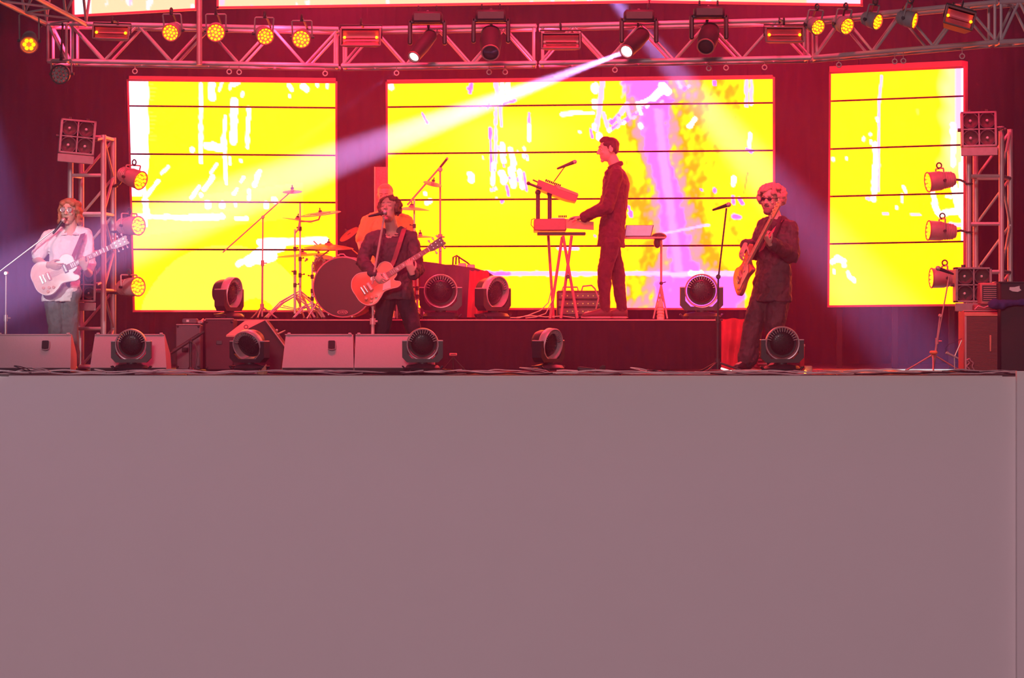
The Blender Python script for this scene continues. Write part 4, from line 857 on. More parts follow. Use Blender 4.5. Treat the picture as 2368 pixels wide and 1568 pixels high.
for j in range(9):
    for i in range(13):
        x = 1086 + 44 * i / 12 + (j / 8) * (i - 4) * 1.6; ty = 624; y = ty + 4 * abs(math.sin(i * .9)) * (j == 0) + (734 - ty) * j / 8; vs.append(P(x, y, 3.19 + .025 * math.sin(i * 1.3 + .3 * j)))
obj('red_drape', g.add(vs, [(j * 13 + i, j * 13 + i + 1, (j + 1) * 13 + i + 1, (j + 1) * 13 + i) for j in range(8) for i in range(12)]), clothred, t)
g = G()
for x0, x1, h in ((1060, 1078, 12), (1080, 1098, 9), (1045, 1060, 8)): g.box(P((x0 + x1) / 2, 618 - h / 2 + 3, 3.4), (S(x1 - x0, 3.4), .15, S(h, 3.4)), bev=.006)
o = obj('patch_boxes', g, redmetal, t); o.name = 'patch_box'
o = obj('cable_loop', G().tube([P(1047, 615, 3.4), P(1048, 595, 3.4), P(1056, 591, 3.4), P(1066, 598, 3.4), P(1080, 607, 3.4), P(1095, 620, 3.4)], .009, 6).tube([P(1054, 612, 3.42), P(1055, 594, 3.42), P(1061, 593, 3.42), P(1062, 612, 3.42)], .009, 6), blackp, origin=P(1047, 615, 3.4)); tag(o, 'loops of black cable standing up on top of the draped cases', 'cable')

# ---------------- keyboards
KY = 3.1; km = mat('keyboard_body', (0.36, 0.10, 0.12), 0.45); kor = mat('keyboard_end', (0.85, 0.35, 0.2), 0.5)
t = thing('keyboard_stand', 'x shaped keyboard stand with two uprights', 'stand', at0(1297, KY, RZ))
for (x0, x1, yy) in ((1272, 1336, 0), (1326, 1262, .03), (1320, 1300, .25), (1272, 1284, .28)):
    pass
for (a, b, Yq) in (((1302, 545), (1335, 732), KY), ((1322, 545), (1297, 732), KY), ((1268, 545), (1280, 732), KY + .3), ((1300, 548), (1272, 732), KY + .05)): obj('leg', G().cyl(P(a[0], a[1], Yq), V((P(b[0], 0, Yq).x, Yq, RZ + .012)), .015), mat('stand_red', (0.5, 0.18, 0.2), 0.5, .2), t)
for (x, y0, y1) in ((1244, 445, 508), (1271, 448, 508)): obj('upright', G().cyl(P(x, y0, KY + .1), P(x, y1, KY + .1), .022), dkmetal, t); obj('knuckle', G().ell(P(x, y0, KY + .1), .03), dkmetal, t)
obj('cross_bar', G().box(P(1298, 541, KY + .12), (S(112, KY), .24, .03), bev=.006), dkmetal, t); obj('pivot', G().cyl(P(1313, 640, KY - .03), P(1313, 640, KY + .07), .022), dkmetal, t)
def keyboard(label, p0, p1, thick, Y, dep, m, rightm=None, keys=True):
    """p0,p1 pixel ends of the lower edge as seen from the end"""
    a, b = P(*p0, Y), P(*p1, Y); d = (b - a); L = d.length; d.normalize(); up = V((-d.z, 0, d.x)); T_ = S(thick, Y); t = thing('keyboard', label, 'keyboard', a)
    Rm = Matrix((d, V((0, 1, 0)), d.cross(V((0, 1, 0))))).transposed(); u = -Rm.col[2] if Rm.col[2].z < 0 else Rm.col[2]
    c = a + d * L / 2 + u * T_ / 2 + V((0, dep / 2, 0)); obj('case', G().box(c, (L, dep, T_), Rm, bev=.008), m, t)
    if keys:
        g0 = G(); n = 30
        for i in range(n): g0.box(c + u * (T_ / 2 + .004) + V((0, -dep / 2 + .04 + (dep - .08) * (i + .5) / n, 0)) + d * L * .24, (L * .42, (dep - .08) / n * .88, .012), Rm)
        o = obj('key', g0, white, t); o['kind'] = 'stuff'
    return t, a, b, d, u, L, T_
t, a, b, d, u, L, T_ = keyboard('lower keyboard with a pale front, played by the keyboardist', (1235, 533), (1310, 533), 27, KY - .05, .95, km)
obj('end_block', G().add([tuple(P(x, y, Yq)) for Yq in (KY - .06, KY + .9) for (x, y) in ((1309, 506), (1373, 513), (1373, 532), (1309, 528))], [(0, 1, 2, 3), (7, 6, 5, 4), (0, 4, 5, 1), (1, 5, 6, 2), (2, 6, 7, 3), (3, 7, 4, 0)]), kor, t, False)
g = G()
for i in range(5): g.cyl(P(1293 + i * 4, 503, KY + .1), P(1293 + i * 4, 498, KY + .1), .007)
obj('knob', g, blackp, t)
obj('cable', G().tube([P(1237, 505, KY), P(1229, 508, KY), P(1228, 520, KY), P(1235, 528, KY)], .004, 5), blackp, t)
T3 = [(1245, 415), (1338, 450), (1332, 466), (1312, 462), (1300, 458), (1240, 434)]
ps = [P(x, y, KY) for x, y in T3]; t = thing('synthesizer', 'tilted upper synthesizer facing the keyboardist', 'keyboard', P(1260, 440, KY)); n = len(ps)
obj('case', G().add([tuple(p) for p in ps] + [(p.x, KY + .75, p.z + .005) for p in ps], [tuple(range(n)), tuple(range(n, 2 * n))[::-1]] + [(i, (i + 1) % n, n + (i + 1) % n, n + i) for i in range(n)]), km, t, False)
d = (P(1338, 450, KY) - P(1245, 415, KY)); L = d.length; d.normalize(); u = V((-d.z, 0, d.x)); Rm = Matrix((d, V((0, 1, 0)), -u)).transposed() if False else Matrix((d, V((0, 1, 0)), d.cross(V((0, 1, 0))))).transposed()
g = G(); q = [P(1283, 426, KY - .004), P(1337, 447, KY - .004), P(1336, 452, KY - .004), P(1290, 436, KY - .004)]; obj('panel_strip', g.add([tuple(p) for p in q] + [(p.x, p.y + .6, p.z + .004) for p in q], [(0, 1, 2, 3), (7, 6, 5, 4), (0, 4, 5, 1), (1, 5, 6, 2), (2, 6, 7, 3), (3, 7, 4, 0)]), kor, t, False)
for i in range(9): p = P(1262 + i * 4, 420 + i * 1.5, KY + .1 + .05 * (i % 3)); obj('knob', G().cyl(p, p + u * .025, .008, n=8), blackp, t)
obj('leg', G().cyl(P(1221, 424, KY), P(1252, 436, KY), .013).ell(P(1222, 424, KY), .02), dkmetal, t); obj('leg', G().cyl(P(1232, 416, KY + .1), P(1254, 426, KY + .1), .008), dkmetal, t)
t = thing('gooseneck_stand', 'thin arm rising from the synthesizer to a vocal microphone', 'stand', P(1281, 418, KY)); obj('arm', G().tube([P(1281, 420, KY), P(1292, 405, KY), P(1304, 388, KY), P(1308, 384, KY)], .006), dkmetal, t); obj('clip', G().box(P(1307, 383, KY), (.03, .025, .02), bev=.004), blackp, t)
mic('microphone above the synthesizer aimed at the keyboardist', P(1330, 374, KY), (.92, 0, .36), L=.2, r=.022)
# laptop on a stand
t = thing('laptop_table', 'thin tripod table under the laptop', 'table', at0(1526, 3.5, RZ)); obj('top', G().box(P(1480, 550.5, 3.5), (S(116, 3.5), .34, .018), bev=.004), redmetal, t)
obj('pole', G().cyl(at0(1529, 3.5, RZ + .03), P(1529, 552, 3.5), .012), redmetal, t)
for e in ((-18, 0), (14, -.12), (6, .16)): obj('leg', G().cyl(P(1529, 658, 3.5), at0(1529 + e[0], 3.5 + e[1], RZ + .01), .009), redmetal, t)
obj('clutch', G().ell(P(1529, 655, 3.5), .02).tube([P(1529, 655, 3.5), P(1540, 652, 3.5)], .006), dkmetal, t)
t = thing('laptop', 'open laptop with a grey glowing screen behind the keyboardist', 'laptop', P(1480, 548, 3.45)); obj('base', G().box(P(1480, 547.5, 3.48), (S(70, 3.48), .22, .014), bev=.004), dkmetal, t)
q = [(1447, 520.5), (1512, 520.5), (1506, 546), (1444, 546)]; vs = [P(x, y, 3.42 + (0 if y > 530 else .0)) for x, y in q]; vs2 = [v + V((0, .012, 0)) for v in vs]
obj('lid', G().add(vs + vs2, [(0, 1, 2, 3), (7, 6, 5, 4), (0, 4, 5, 1), (1, 5, 6, 2), (2, 6, 7, 3), (3, 7, 4, 0)]), dkmetal, t, False)
c = sum(vs, V()) / 4; vs = [c + (v - c) * .94 - V((0, .003, 0)) for v in vs]; obj('screen', G().add(vs, [(0, 1, 2, 3)]), mat('laptop_screen', (0.3, 0.25, 0.3), 0.3, var=.5, scale=20, emit=(0.48, 0.20, 0.36), es=.75), t, False)
t = thing('clip_light', 'black cap shaped lamp hanging at the end of the laptop table', 'lamp', P(1526, 552, 3.45)); g = G(); g.ell(P(1524, 547, 3.44), (S(18, 3.4), .06, S(9, 3.4)), n=18); obj('hood', g, blackp, t); obj('body', G().ell(P(1520, 562, 3.44), (S(9, 3.4), .04, S(12, 3.4))), blackp, t); obj('arm', G().cyl(P(1505, 549, 3.42), P(1530, 552, 3.42), .008), redmetal, t)
t = thing('water_bottle', 'clear water bottle standing on the riser under the laptop table', 'bottle', at0(1527, 3.1, RZ)); bm_ = mat('bottle_plastic', (.8, .55, .5), .1, 0, .1); 
obj('body', G().lathe([(.001, 0), (.034, 0), (.036, .03), (.032, .05), (.036, .07), (.033, .1), (.036, .13), (.034, .16), (.014, .2), (.013, .215)], at0(1527, 3.1, RZ), n=20), bm_, t); obj('cap', G().cyl(at0(1527, 3.1, RZ + .213), at0(1527, 3.1, RZ + .235), .016), redmetal, t)
for i in range(4): obj('ridge', G().torus(at0(1527, 3.1, RZ + .035 + .03 * i), (0, 0, 1), .035, .004, 20, 5), kor, t)
# rack of gear below the keyboards
t, c0, c1 = cab('low rack of patch gear behind the keyboard stand', 1288, 1396, 672, 735, 3.5, .35, mat('rack_dark', (0.09, 0.04, 0.05), 0.6), 'equipment_rack', False, 'rack')
for i in range(3):
    obj('rack_unit', G().box(P(1342, 684 + i * 18, 3.49), (S(100, 3.5), .02, S(14, 3.5)), bev=.004), mat('rack_face', (0.14, 0.06, 0.07), 0.4), t)
    for k in range(8): obj('indicator', G().box(P(1300 + k * 12, 684 + i * 18, 3.475), (.012, .008, .012)), mat('indicator_dim', (.5, .4, .15), .4, emit=(.5, .35, .02), es=.4), t)
obj('cable', G().tube([P(1345, 672, 3.5), P(1348, 662, 3.5), P(1368, 660, 3.5), P(1376, 668, 3.5), P(1384, 690, 3.46), P(1378, 715, 3.46)], .009), redmetal, t); obj('handle', G().tube([P(1300, 672, 3.5), P(1302, 664, 3.5), P(1335, 664, 3.5), P(1337, 672, 3.5)], .008), redmetal, t)
# loose leads on the riser top near keyboards
for i, (pts) in enumerate([[(1200, 735), (1225, 728), (1250, 718), (1268, 700), (1275, 670)], [(1215, 736), (1240, 733), (1262, 725), (1280, 690)], [(1195, 734), (1230, 730), (1262, 733), (1300, 731), (1330, 735)], [(1100, 735), (1130, 731), (1165, 734), (1200, 735)]]):
    q = [P(x, min(y, 735.5), 3.0 + .1 * i) for x, y in pts]; o = obj('lead', G().tube(q, .005, 5), redmetal, origin=q[0]); tag(o, ['lead climbing from the riser to the left keyboard leg', 'second lead rising beside the keyboard stand', 'lead lying flat under the keyboard stand', 'lead lying between the angled moving light and the keyboards'][i], 'cable')

# ---------------- right hand amplifiers
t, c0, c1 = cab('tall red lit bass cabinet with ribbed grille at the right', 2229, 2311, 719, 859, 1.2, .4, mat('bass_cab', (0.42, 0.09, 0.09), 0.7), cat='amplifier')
g0 = mat('grille_bar', (0.26, 0.10, 0.10), .6)
for i in range(38):
    y = 736 + i * 3.15; obj('grille_slat', G().box(P(2270, y, 1.19), (S(74, 1.2), .012, .005)), g0, t)
for (x, y0, y1, w_) in ((2233, 722, 858, 5), (2308, 722, 858, 4)): obj('edge_trim', G().box(P(x, (y0 + y1) / 2, 1.19), (S(w_, 1.2), .02, S(y1 - y0, 1.2)), bev=.003), redmetal, t)
obj('top_trim', G().box(P(2270, 727, 1.185), (S(80, 1.2), .02, S(9, 1.2)), bev=.005), mat('trim_orange', (.85, .28, .2), .5), t)
obj('badge', G().box(P(2290.5, 794, 1.175), (S(4, 1.2), .01, S(38, 1.2)), bev=.003), mat('trim_orange', (.85, .28, .2), .5), t)
t = thing('coiled_cord', 'coiled lead hanging on the lower front of the bass cabinet', 'cable', P(2246, 845, 1.12)); obj('coil', G().tube([P(2239 + 3 * math.sin(i * 1.1), 858 - i * 2.6, 1.14) if i < 11 else P(2239 + 12 * math.sin((i - 10) / 12 * PI / 2) + 2 * math.sin(i * 1.2), 829 - 6 * math.sin((i - 10) / 12 * PI) + (i - 10) * 2.3, 1.14) for i in range(24)], .007, 6), redmetal, t)
t, c0, c1 = cab('small amplifier head with louvred front above the bass cabinet', 2267, 2309, 654, 704, 1.25, .3, mat('amp_red', (0.62, 0.20, 0.20), 0.5), 'guitar_amplifier', False)
for i in range(7): obj('louvre', G().box(P(2290, 665 + i * 4.6, 1.24), (S(32, 1.2), .014, .008), bev=.002), redmetal, t)
obj('front_recess', G().box(P(2289, 678, 1.252), (S(36, 1.2), .012, S(36, 1.2))), blackp, t)
t, c0, c1 = cab('low plinth under the amplifier head with its leads', 2254, 2309, 704, 718.5, 1.28, .28, mat('plinth', (.4, .12, .12), .6), 'amp_plinth', False)  # plain plinth block carrying the amplifier head
obj('lead', G().tube([P(2254, 716, 1.26), P(2262, 708, 1.26), P(2275, 712, 1.26), P(2290, 706, 1.26)], .008), redmetal, t)
t, c0, c1 = cab('black flight case with a curved white mark at the right edge', 2313, 2400, 652, 859, 1.0, .5, mat('case_black', (0.03, 0.016, 0.024), 0.6), 'flight_case', False, 'case')
q = [(2335, 664), (2346, 664), (2358, 661), (2358, 667), (2362, 671), (2354, 675), (2342, 674), (2334, 670)]
vs = [P(x, y, .99) for x, y in q]; vs2 = [v + V((0, .008, 0)) for v in vs]; n = len(q); obj('white_mark', G().add(vs + vs2, [tuple(range(n)), tuple(range(n, 2 * n))[::-1]] + [(i, (i + 1) % n, n + (i + 1) % n, n + i) for i in range(n)]), white, t, False)
obj('edge_trim', G().box(P(2354, 652.5, 1.0), (S(90, 1), .03, .012), bev=.003), dkmetal, t)
g = G(); g.ell(P(2302, 704, .94), (S(17, 1), .07, S(13, 1)), n=18); g.limb(P(2310, 702, .94), P(2345, 700, .95), S(10, 1), S(7, 1)); g.limb(P(2345, 700, .95), P(2400, 699, .96), S(7, 1), S(10, 1)); g.ell(P(2312, 708, .95), (S(16, 1), .06, S(8, 1)))
o = remesh('jacket', g, mat('navy_cloth', (0.06, 0.05, 0.20), .9, 0, .2, 20), .012, disp=.012, dscale=16); tag(o, 'rolled navy blue garment lying over the black case', 'jacket')

# ---------------- things between the monitor row and the riser
o = obj('junction_box', G().box(P(1048, 820, 1.2), (.075, .05, .028), bev=.006).box(P(1048, 818, 1.17), (.05, .03, .012), bev=.003), mat('box_red', (.8, .2, .22), .5), origin=at0(1048, 1.2)); tag(o, 'small red box on a thin stand before the riser', 'box')
t = thing('light_stand', 'spindly black stand under the small red box', 'stand', at0(1048, 1.25)); obj('pole', G().cyl(at0(1048, 1.25, .0), P(1048, 823, 1.25), .006), dkmetal, t)
for e in (-26, 30): obj('leg', G().cyl(P(1048, 826, 1.25), at0(1048 + e, 1.25, .01), .005), dkmetal, t)
t = thing('draped_cloth', 'red cloth hanging behind the slim stand at the riser’s right end', 'cloth', at0(1690, 2.3)); g = G(); vs = []
for j in range(11):
    for i in range(15):
        x = 1668 + 66 * i / 14 - j * .25 * (i / 14) * 4; y = 737 + 119 * j / 10; vs.append(P(x, y + 1.5 * math.sin(i * .8), 2.35 + .03 * math.sin(i * .9 + j * .2) + (.02 if j > 5 else 0)))
obj('cloth_sheet', g.add(vs, [(j * 15 + i, j * 15 + i + 1, (j + 1) * 15 + i + 1, (j + 1) * 15 + i) for j in range(10) for i in range(14)]), clothred, t)
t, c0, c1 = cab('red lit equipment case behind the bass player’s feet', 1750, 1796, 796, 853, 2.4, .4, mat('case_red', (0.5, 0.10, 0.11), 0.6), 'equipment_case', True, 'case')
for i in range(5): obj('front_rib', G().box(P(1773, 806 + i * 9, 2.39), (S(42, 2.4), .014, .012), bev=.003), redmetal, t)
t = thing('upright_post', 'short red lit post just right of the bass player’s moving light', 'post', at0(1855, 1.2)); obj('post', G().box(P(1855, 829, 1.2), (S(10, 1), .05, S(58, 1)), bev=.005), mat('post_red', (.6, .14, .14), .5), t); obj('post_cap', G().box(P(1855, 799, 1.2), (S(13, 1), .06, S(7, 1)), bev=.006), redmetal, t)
t = thing('footlight', 'small box with a glowing amber bulb on the floor right of the bass player', 'light', at0(1869, .5)); obj('housing', G().box(P(1869, 856, .6), (S(17, .5), .08, S(20, .5)), bev=.006), mat('footlight_box', (.6, .3, .25), .5), t); obj('bulb', G().ell(P(1862, 860, .52), .017, n=14, m=10), mat('bulb_amber', (1, .5, .1), .3, emit=(1, .3, .02), es=8), t)
t = thing('floor_cloth', 'crumpled red cloth on the floor right of the glowing bulb', 'cloth', at0(1890, .9)); obj('fold', G().ell(P(1892, 858, .9), (S(16, 1), .05, .02)).ell(P(1882, 859, .85), (S(8, 1), .04, .015)), clothred, t)
# things lying at the very front edge
o = obj('handheld_radio', G().limb(P(1340, 853, .15), P(1375, 856, .15), .022, .018), dkmetal, origin=P(1358, 860, .15)); tag(o, 'dark cylinder lying on the cables right of the lone moving light', 'tube')
t = thing('shoe', 'dark crumpled shoe shaped bundle on the front cables right of the lone moving light', 'bundle', P(1395, 862, .1)); g = G(); g.ell(P(1394, 850, .1), (.035, .03, .022), (V((.9, 0, .45)), V((0, 1, 0)), V((-.45, 0, .9)))); g.ell(P(1405, 862, .1), (.13, .05, .022)); t2 = remesh('bundle', g, mat('bundle_cloth', (.06, .05, .05), .9), .008, t, disp=.006, dscale=30)
t.name = 'cloth_bundle'
t = thing('adhesive_roll', 'brown fuzzy hand held prop poking up at the front edge by the second moving light', 'prop', P(607, 868, -.02)); g = G(); g.limb(P(607, 866, -.02), P(613, 850, -.02), .03, .014).ell(P(600, 862, -.02), .025).ell(P(614, 863, -.02), .02).limb(P(612, 850, -.02), P(616, 843, -.02), .01, .006); remesh('head', g, mat('brown_prop', (.5, .24, .16), .8), .008, t, disp=.008, dscale=30); t.name = 'brown_prop'

# cables along the front edge
cm = [mat('cable_black', (0.025, 0.02, 0.025), .35), mat('cable_grey', (0.6, 0.45, 0.5), .35), mat('cable_pink', (0.95, 0.75, 0.78), .35)]
for i in range(36):
    x0 = -20 + (i % 7) * 330 + RN.uniform(-60, 60); x1 = x0 + RN.uniform(420, 900); n = int((x1 - x0) / 9); pts = []; Yb = RN.uniform(-.08, .25); a, b, c_ = RN.uniform(0, 6), RN.uniform(30, 70), RN.uniform(.004, .016)
    hump = RN.uniform(x0, x1)
    for k in range(n + 1):
        x = x0 + (x1 - x0) * k / n; x = min(x, 2352); z = .006 + c_ * (1 + math.sin(x / b + a)) + .005 * math.sin(x / 17 + a) + (.02 if i % 3 == 0 else 0.006) * math.exp(-((x - hump) / 22) ** 2)
        p = P(x, 0, Yb + .03 * math.sin(x / 90 + a)); p.z = z; pts.append(p)
    o = obj('stage_cable', G().tube(pts, RN.choice([.0035, .005, .0065, .008]), 6), cm[[2, 1, 0, 2, 1, 0, 2, 1, 1, 0, 2][i % 11]], origin=pts[0]); tag(o, 'cable lying in the long tangle along the stage front edge', 'cable', 'cables tangled along the stage front edge')
for i, (x, w_, h) in enumerate(((52, 14, 16), (95, 16, 12), (232, 10, 8), (1040, 12, 8), (1235, 24, 12), (1480, 16, 12), (1515, 14, 7))):
    pts = [P(x + w_ * math.cos(k / 14 * PI * 1.9 + .5) * 1.4, 862 - abs(h * math.sin(k / 14 * PI)), .1 + .02 * math.sin(k)) for k in range(15)]; o = obj('cable_loop', G().tube(pts, .0045, 6), cm[i % 3], origin=pts[0])
    tag(o, ['cable loop arching up in front of the leftmost floor monitor', 'second cable loop in front of the leftmost floor monitor', 'flat cable loop between the two left monitors', 'cable loop on the floor below the small red box', 'cable loop curling at the base of the lone moving light', 'knotted cable loop on the bare middle of the stage front', 'low cable loop right of the knotted one'][i], 'cable')
for i, x in enumerate((365, 460, 700, 1105, 1545)):
    o = obj('cable_connector', G().cyl(P(x - 9, 860 - (i % 2) * 2, .12), P(x + 9, 859, .12), .012, n=10).cyl(P(x + 9, 859, .12), P(x + 13, 859, .12), .007), cm[0] if i % 2 else dkmetal, origin=P(x, 862, .12)); tag(o, ['connector on the cables between the leftmost moving light and the grey amplifier', 'connector on the cables in front of the grey amplifier', 'connector on the cables left of the centre monitors', 'connector on the cables left of the lone moving light', 'connector on the cables right of the dark bundle'][i], 'connector')

# ================================================================ PEOPLE
def hand(g, w_, d, pn, side, size=.19, curl=(.35, .5, .4), spread=.24, thumb=.6):
    """w_ wrist, d towards the fingers, pn palm normal, side = +-1 where the thumb leaves"""
    w_ = V(w_); d = V(d).normalized(); pn = V(pn); pn = (pn - d * pn.dot(d)).normalized(); s_ = d.cross(pn).normalized() * side; k = size / .19
    g.loft([(w_ - d * .02 * k, s_ * .026 * k, pn * .020 * k), (w_ + d * .015 * k, s_ * .031 * k, pn * .018 * k), (w_ + d * .05 * k, s_ * .041 * k, pn * .016 * k), (w_ + d * .088 * k, s_ * .040 * k, pn * .013 * k), (w_ + d * .098 * k, s_ * .034 * k, pn * .008 * k)], 12)
    for i, (off, L, r) in enumerate(((.030, .074, .0088), (.010, .082, .0092), (-.011, .076, .0088), (-.030, .060, .0078))):
        p = w_ + d * (.088 - .004 * abs(i - 1)) * k + s_ * off * k; a = 0; dd = (d + s_ * (off * spread * 12)).normalized()
        for j, (f_, c_) in enumerate(((.45, curl[0]), (.31, curl[1]), (.24, curl[2]))):
            a += c_; v = (dd * math.cos(a) + pn * math.sin(a)).normalized(); q = p + v * L * f_ * k; g.limb(p, q, r * (1 - .10 * j) * k, r * (1 - .10 * (j + 1)) * k, 10); p = q
    p = w_ + d * .022 * k + s_ * .026 * k; v = (d * .75 + s_ * .75 + pn * .25).normalized(); q = p + v * .038 * k; g.limb(p, q, .014 * k, .0115 * k, 10)
    v = (d * .9 + s_ * .25 + pn * thumb).normalized(); q2 = q + v * .032 * k; g.limb(q, q2, .0112 * k, .0098 * k, 10); v = (d * .9 - s_ * .1 + pn * thumb * 1.4).normalized(); g.limb(q2, q2 + v * .026 * k, .0098 * k, .008 * k, 10)
def head_prims(g, C, f, u, k=1.0, jaw=0.0):
    C = V(C); f = V(f).normalized(); u = V(u); u = (u - f * u.dot(f)).normalized(); s_ = f.cross(u); ax = (s_, f, u); X = lambda a, b, c: C + (s_ * a + f * b + u * c) * k
    g.ell(X(0, -.012, .030), (.076 * k, .096 * k, .088 * k), ax, 24, 14); g.ell(X(0, .020, -.030), (.064 * k, .070 * k, .082 * k), ax, 20, 12)
    g.loft([(X(0, .020, -.105 - jaw), s_ * .034 * k, f * .042 * k), (X(0, .022, -.075 - jaw), s_ * .050 * k, f * .060 * k), (X(0, .02, -.03), s_ * .062 * k, f * .070 * k), (X(0, .02, .02), s_ * .066 * k, f * .072 * k)], 18)
    g.ell(X(0, .066, -.100 - jaw), (.022 * k, .018 * k, .018 * k), ax, 12, 8)
    g.limb(X(0, .088, .016), X(0, .108, -.026), .0085 * k, .0125 * k, 10)
    for q in (-1, 1):
        g.ell(X(q * .012, .094, -.030), (.009 * k, .010 * k, .008 * k), ax, 10, 6); g.limb(X(q * .012, .087, .034), X(q * .046, .068, .030), .010 * k, .009 * k, 10)
        g.ell(X(q * .040, .064, -.024), (.020 * k, .017 * k, .018 * k), ax, 12, 8)
        g.ell(X(q * .078, -.012, -.004), (.009 * k, .018 * k, .030 * k), ax, 12, 8); g.torus(X(q * .083, -.014, .002), s_, .018 * k, .0055 * k, 14, 6)
    g.limb(X(-.018, .080, -.058), X(.018, .080, -.058), .0065 * k, .0065 * k, 10); g.limb(X(-.015, .076, -.074 - jaw), X(.015, .076, -.074 - jaw), .0075 * k, .0075 * k, 10)
    return X, ax
eyem = mat('eye_white', (.75, .68, .65), .2); irism = mat('eye_dark', (.03, .015, .012), .2); mouthm = mat('mouth_inside', (.08, .012, .015), .5); lipm = mat('lips', (.42, .14, .13), .5)
def torso_rings(pel, wai, che, sho, nb, sh, hp, fat=1.0, add=0.0, top=True):
    s0 = hp.normalized(); s1 = sh.normalized(); hw = sh.length / 2; up = (nb - pel).normalized()
    def R_(c, s_, w_, d_): f_ = up.cross(s_).normalized(); return (c, s_ * (w_ * fat + add), f_ * (d_ * fat + add))
    r = [R_(pel - up * .07, s0, .13, .10), R_(pel, s0, .165, .115), R_(pel.lerp(wai, .5), (s0 + s1), .15, .105), R_(wai, (s0 + s1), .142, .102), R_(wai.lerp(che, .5), s1, .152, .110), R_(che, s1, .165, .118), R_(che.lerp(sho, .6), s1, max(.15, hw * .92), .112), R_(sho, s1, hw * .80, .085)]
    r[2] = (r[2][0], r[2][1].normalized() * (.15 * fat + add), r[2][2]); r[3] = (r[3][0], r[3][1].normalized() * (.142 * fat + add), r[3][2])
    if top: r += [R_(sho.lerp(nb, .6), s1, hw * .45, .066), R_(nb, s1, .062, .06)]
    return r
def person(label, Y0, J, face, uph, skinm=skin, hk=1.0, hands=None, legs=True, shoe=None, jaw=0.0, vox=.0052, neckr=.056, armr=1.0, loc=None, closed=False):
    """J: joints as picture pixels plus depth offset"""
    W_ = {k: P(q[0], q[1], Y0 + (q[2] if len(q) > 2 else 0)) for k, q in J.items()}
    t = thing('person', label, 'person', loc or V((W_['pel'].x, Y0, 0)))
    g = G(); X, ax = head_prims(g, W_['head'], face, uph, hk, jaw)
    nb = W_['nb']; g.limb(X(0, -.022, -.06), nb, neckr, neckr * 1.12); sh = W_['shL'] - W_['shR']; sho = (W_['shL'] + W_['shR']) / 2
    hp = W_['hipL'] - W_['hipR']; che = W_['che']; g.loft(torso_rings(W_['pel'], W_['wai'], che, sho, nb, sh, hp), 20)
    for s_ in 'LR':
        g.limb(W_['sh' + s_], W_['el' + s_], .050 * armr, .040 * armr); g.limb(W_['el' + s_], W_['wr' + s_], .041 * armr, .026 * armr)
        g.limb(nb.lerp(W_['sh' + s_], .35), W_['sh' + s_], .05, .05)
        if legs:
            g.limb(W_['hip' + s_], W_['kn' + s_], .082, .054); g.limb(W_['kn' + s_], W_['an' + s_], .056, .036); q = W_['to' + s_]; g.limb(W_['an' + s_] - V((0, 0, .03)), q, .035, .028)
    if hands:
        for h in hands: hand(g, *h[:4], **(h[4] if len(h) > 4 else {}))
    body = remesh('body', g, skinm, vox, t, 2)
    for q in (-1, 1):
        if closed: e = obj('eyelid', G().ell(X(q * .031, .071, .008), (.016 * hk, .0145 * hk, .010 * hk), ax, 14, 8), skinm, t); obj('eyelash', G().limb(X(q * .020, .0845, .001), X(q * .044, .078, .002), .0025 * hk, .002 * hk, 8), mat('brow', (.12, .05, .03), .8), e)
        else: e = obj('eye', G().ell(X(q * .031, .070, .010), (.0135 * hk, .0135 * hk, .010 * hk), ax, 14, 8), eyem, t)
        if not closed: obj('iris', G().ell(X(q * .031, .0815, .009), (.006 * hk, .004 * hk, .006 * hk), ax, 10, 6), irism, e)
        obj('eyebrow', G().limb(X(q * .016, .094, .034), X(q * .046, .077, .036), .0030 * hk, .0022 * hk, 8), MATS.get('brow_' + label[:5]) or mat('brow', (.12, .05, .03), .8), t)
    obj('lips', G().limb(X(-.019, .083, -.060), X(.019, .083, -.060), .004 * hk, .004 * hk, 8).limb(X(-.016, .080, -.072 - jaw), X(.016, .080, -.072 - jaw), .005 * hk, .005 * hk, 8), lipm, t)
    if jaw: obj('mouth', G().ell(X(0, .080, -.066 - jaw / 2), (.017 * hk, .008 * hk, (.006 + jaw * .6) * hk), ax, 14, 8), mouthm, t)
    W_['T'] = t; W_['X'] = X; W_['ax'] = ax; W_['sho'] = sho; W_['sh'] = sh; W_['hp'] = hp
    return W_
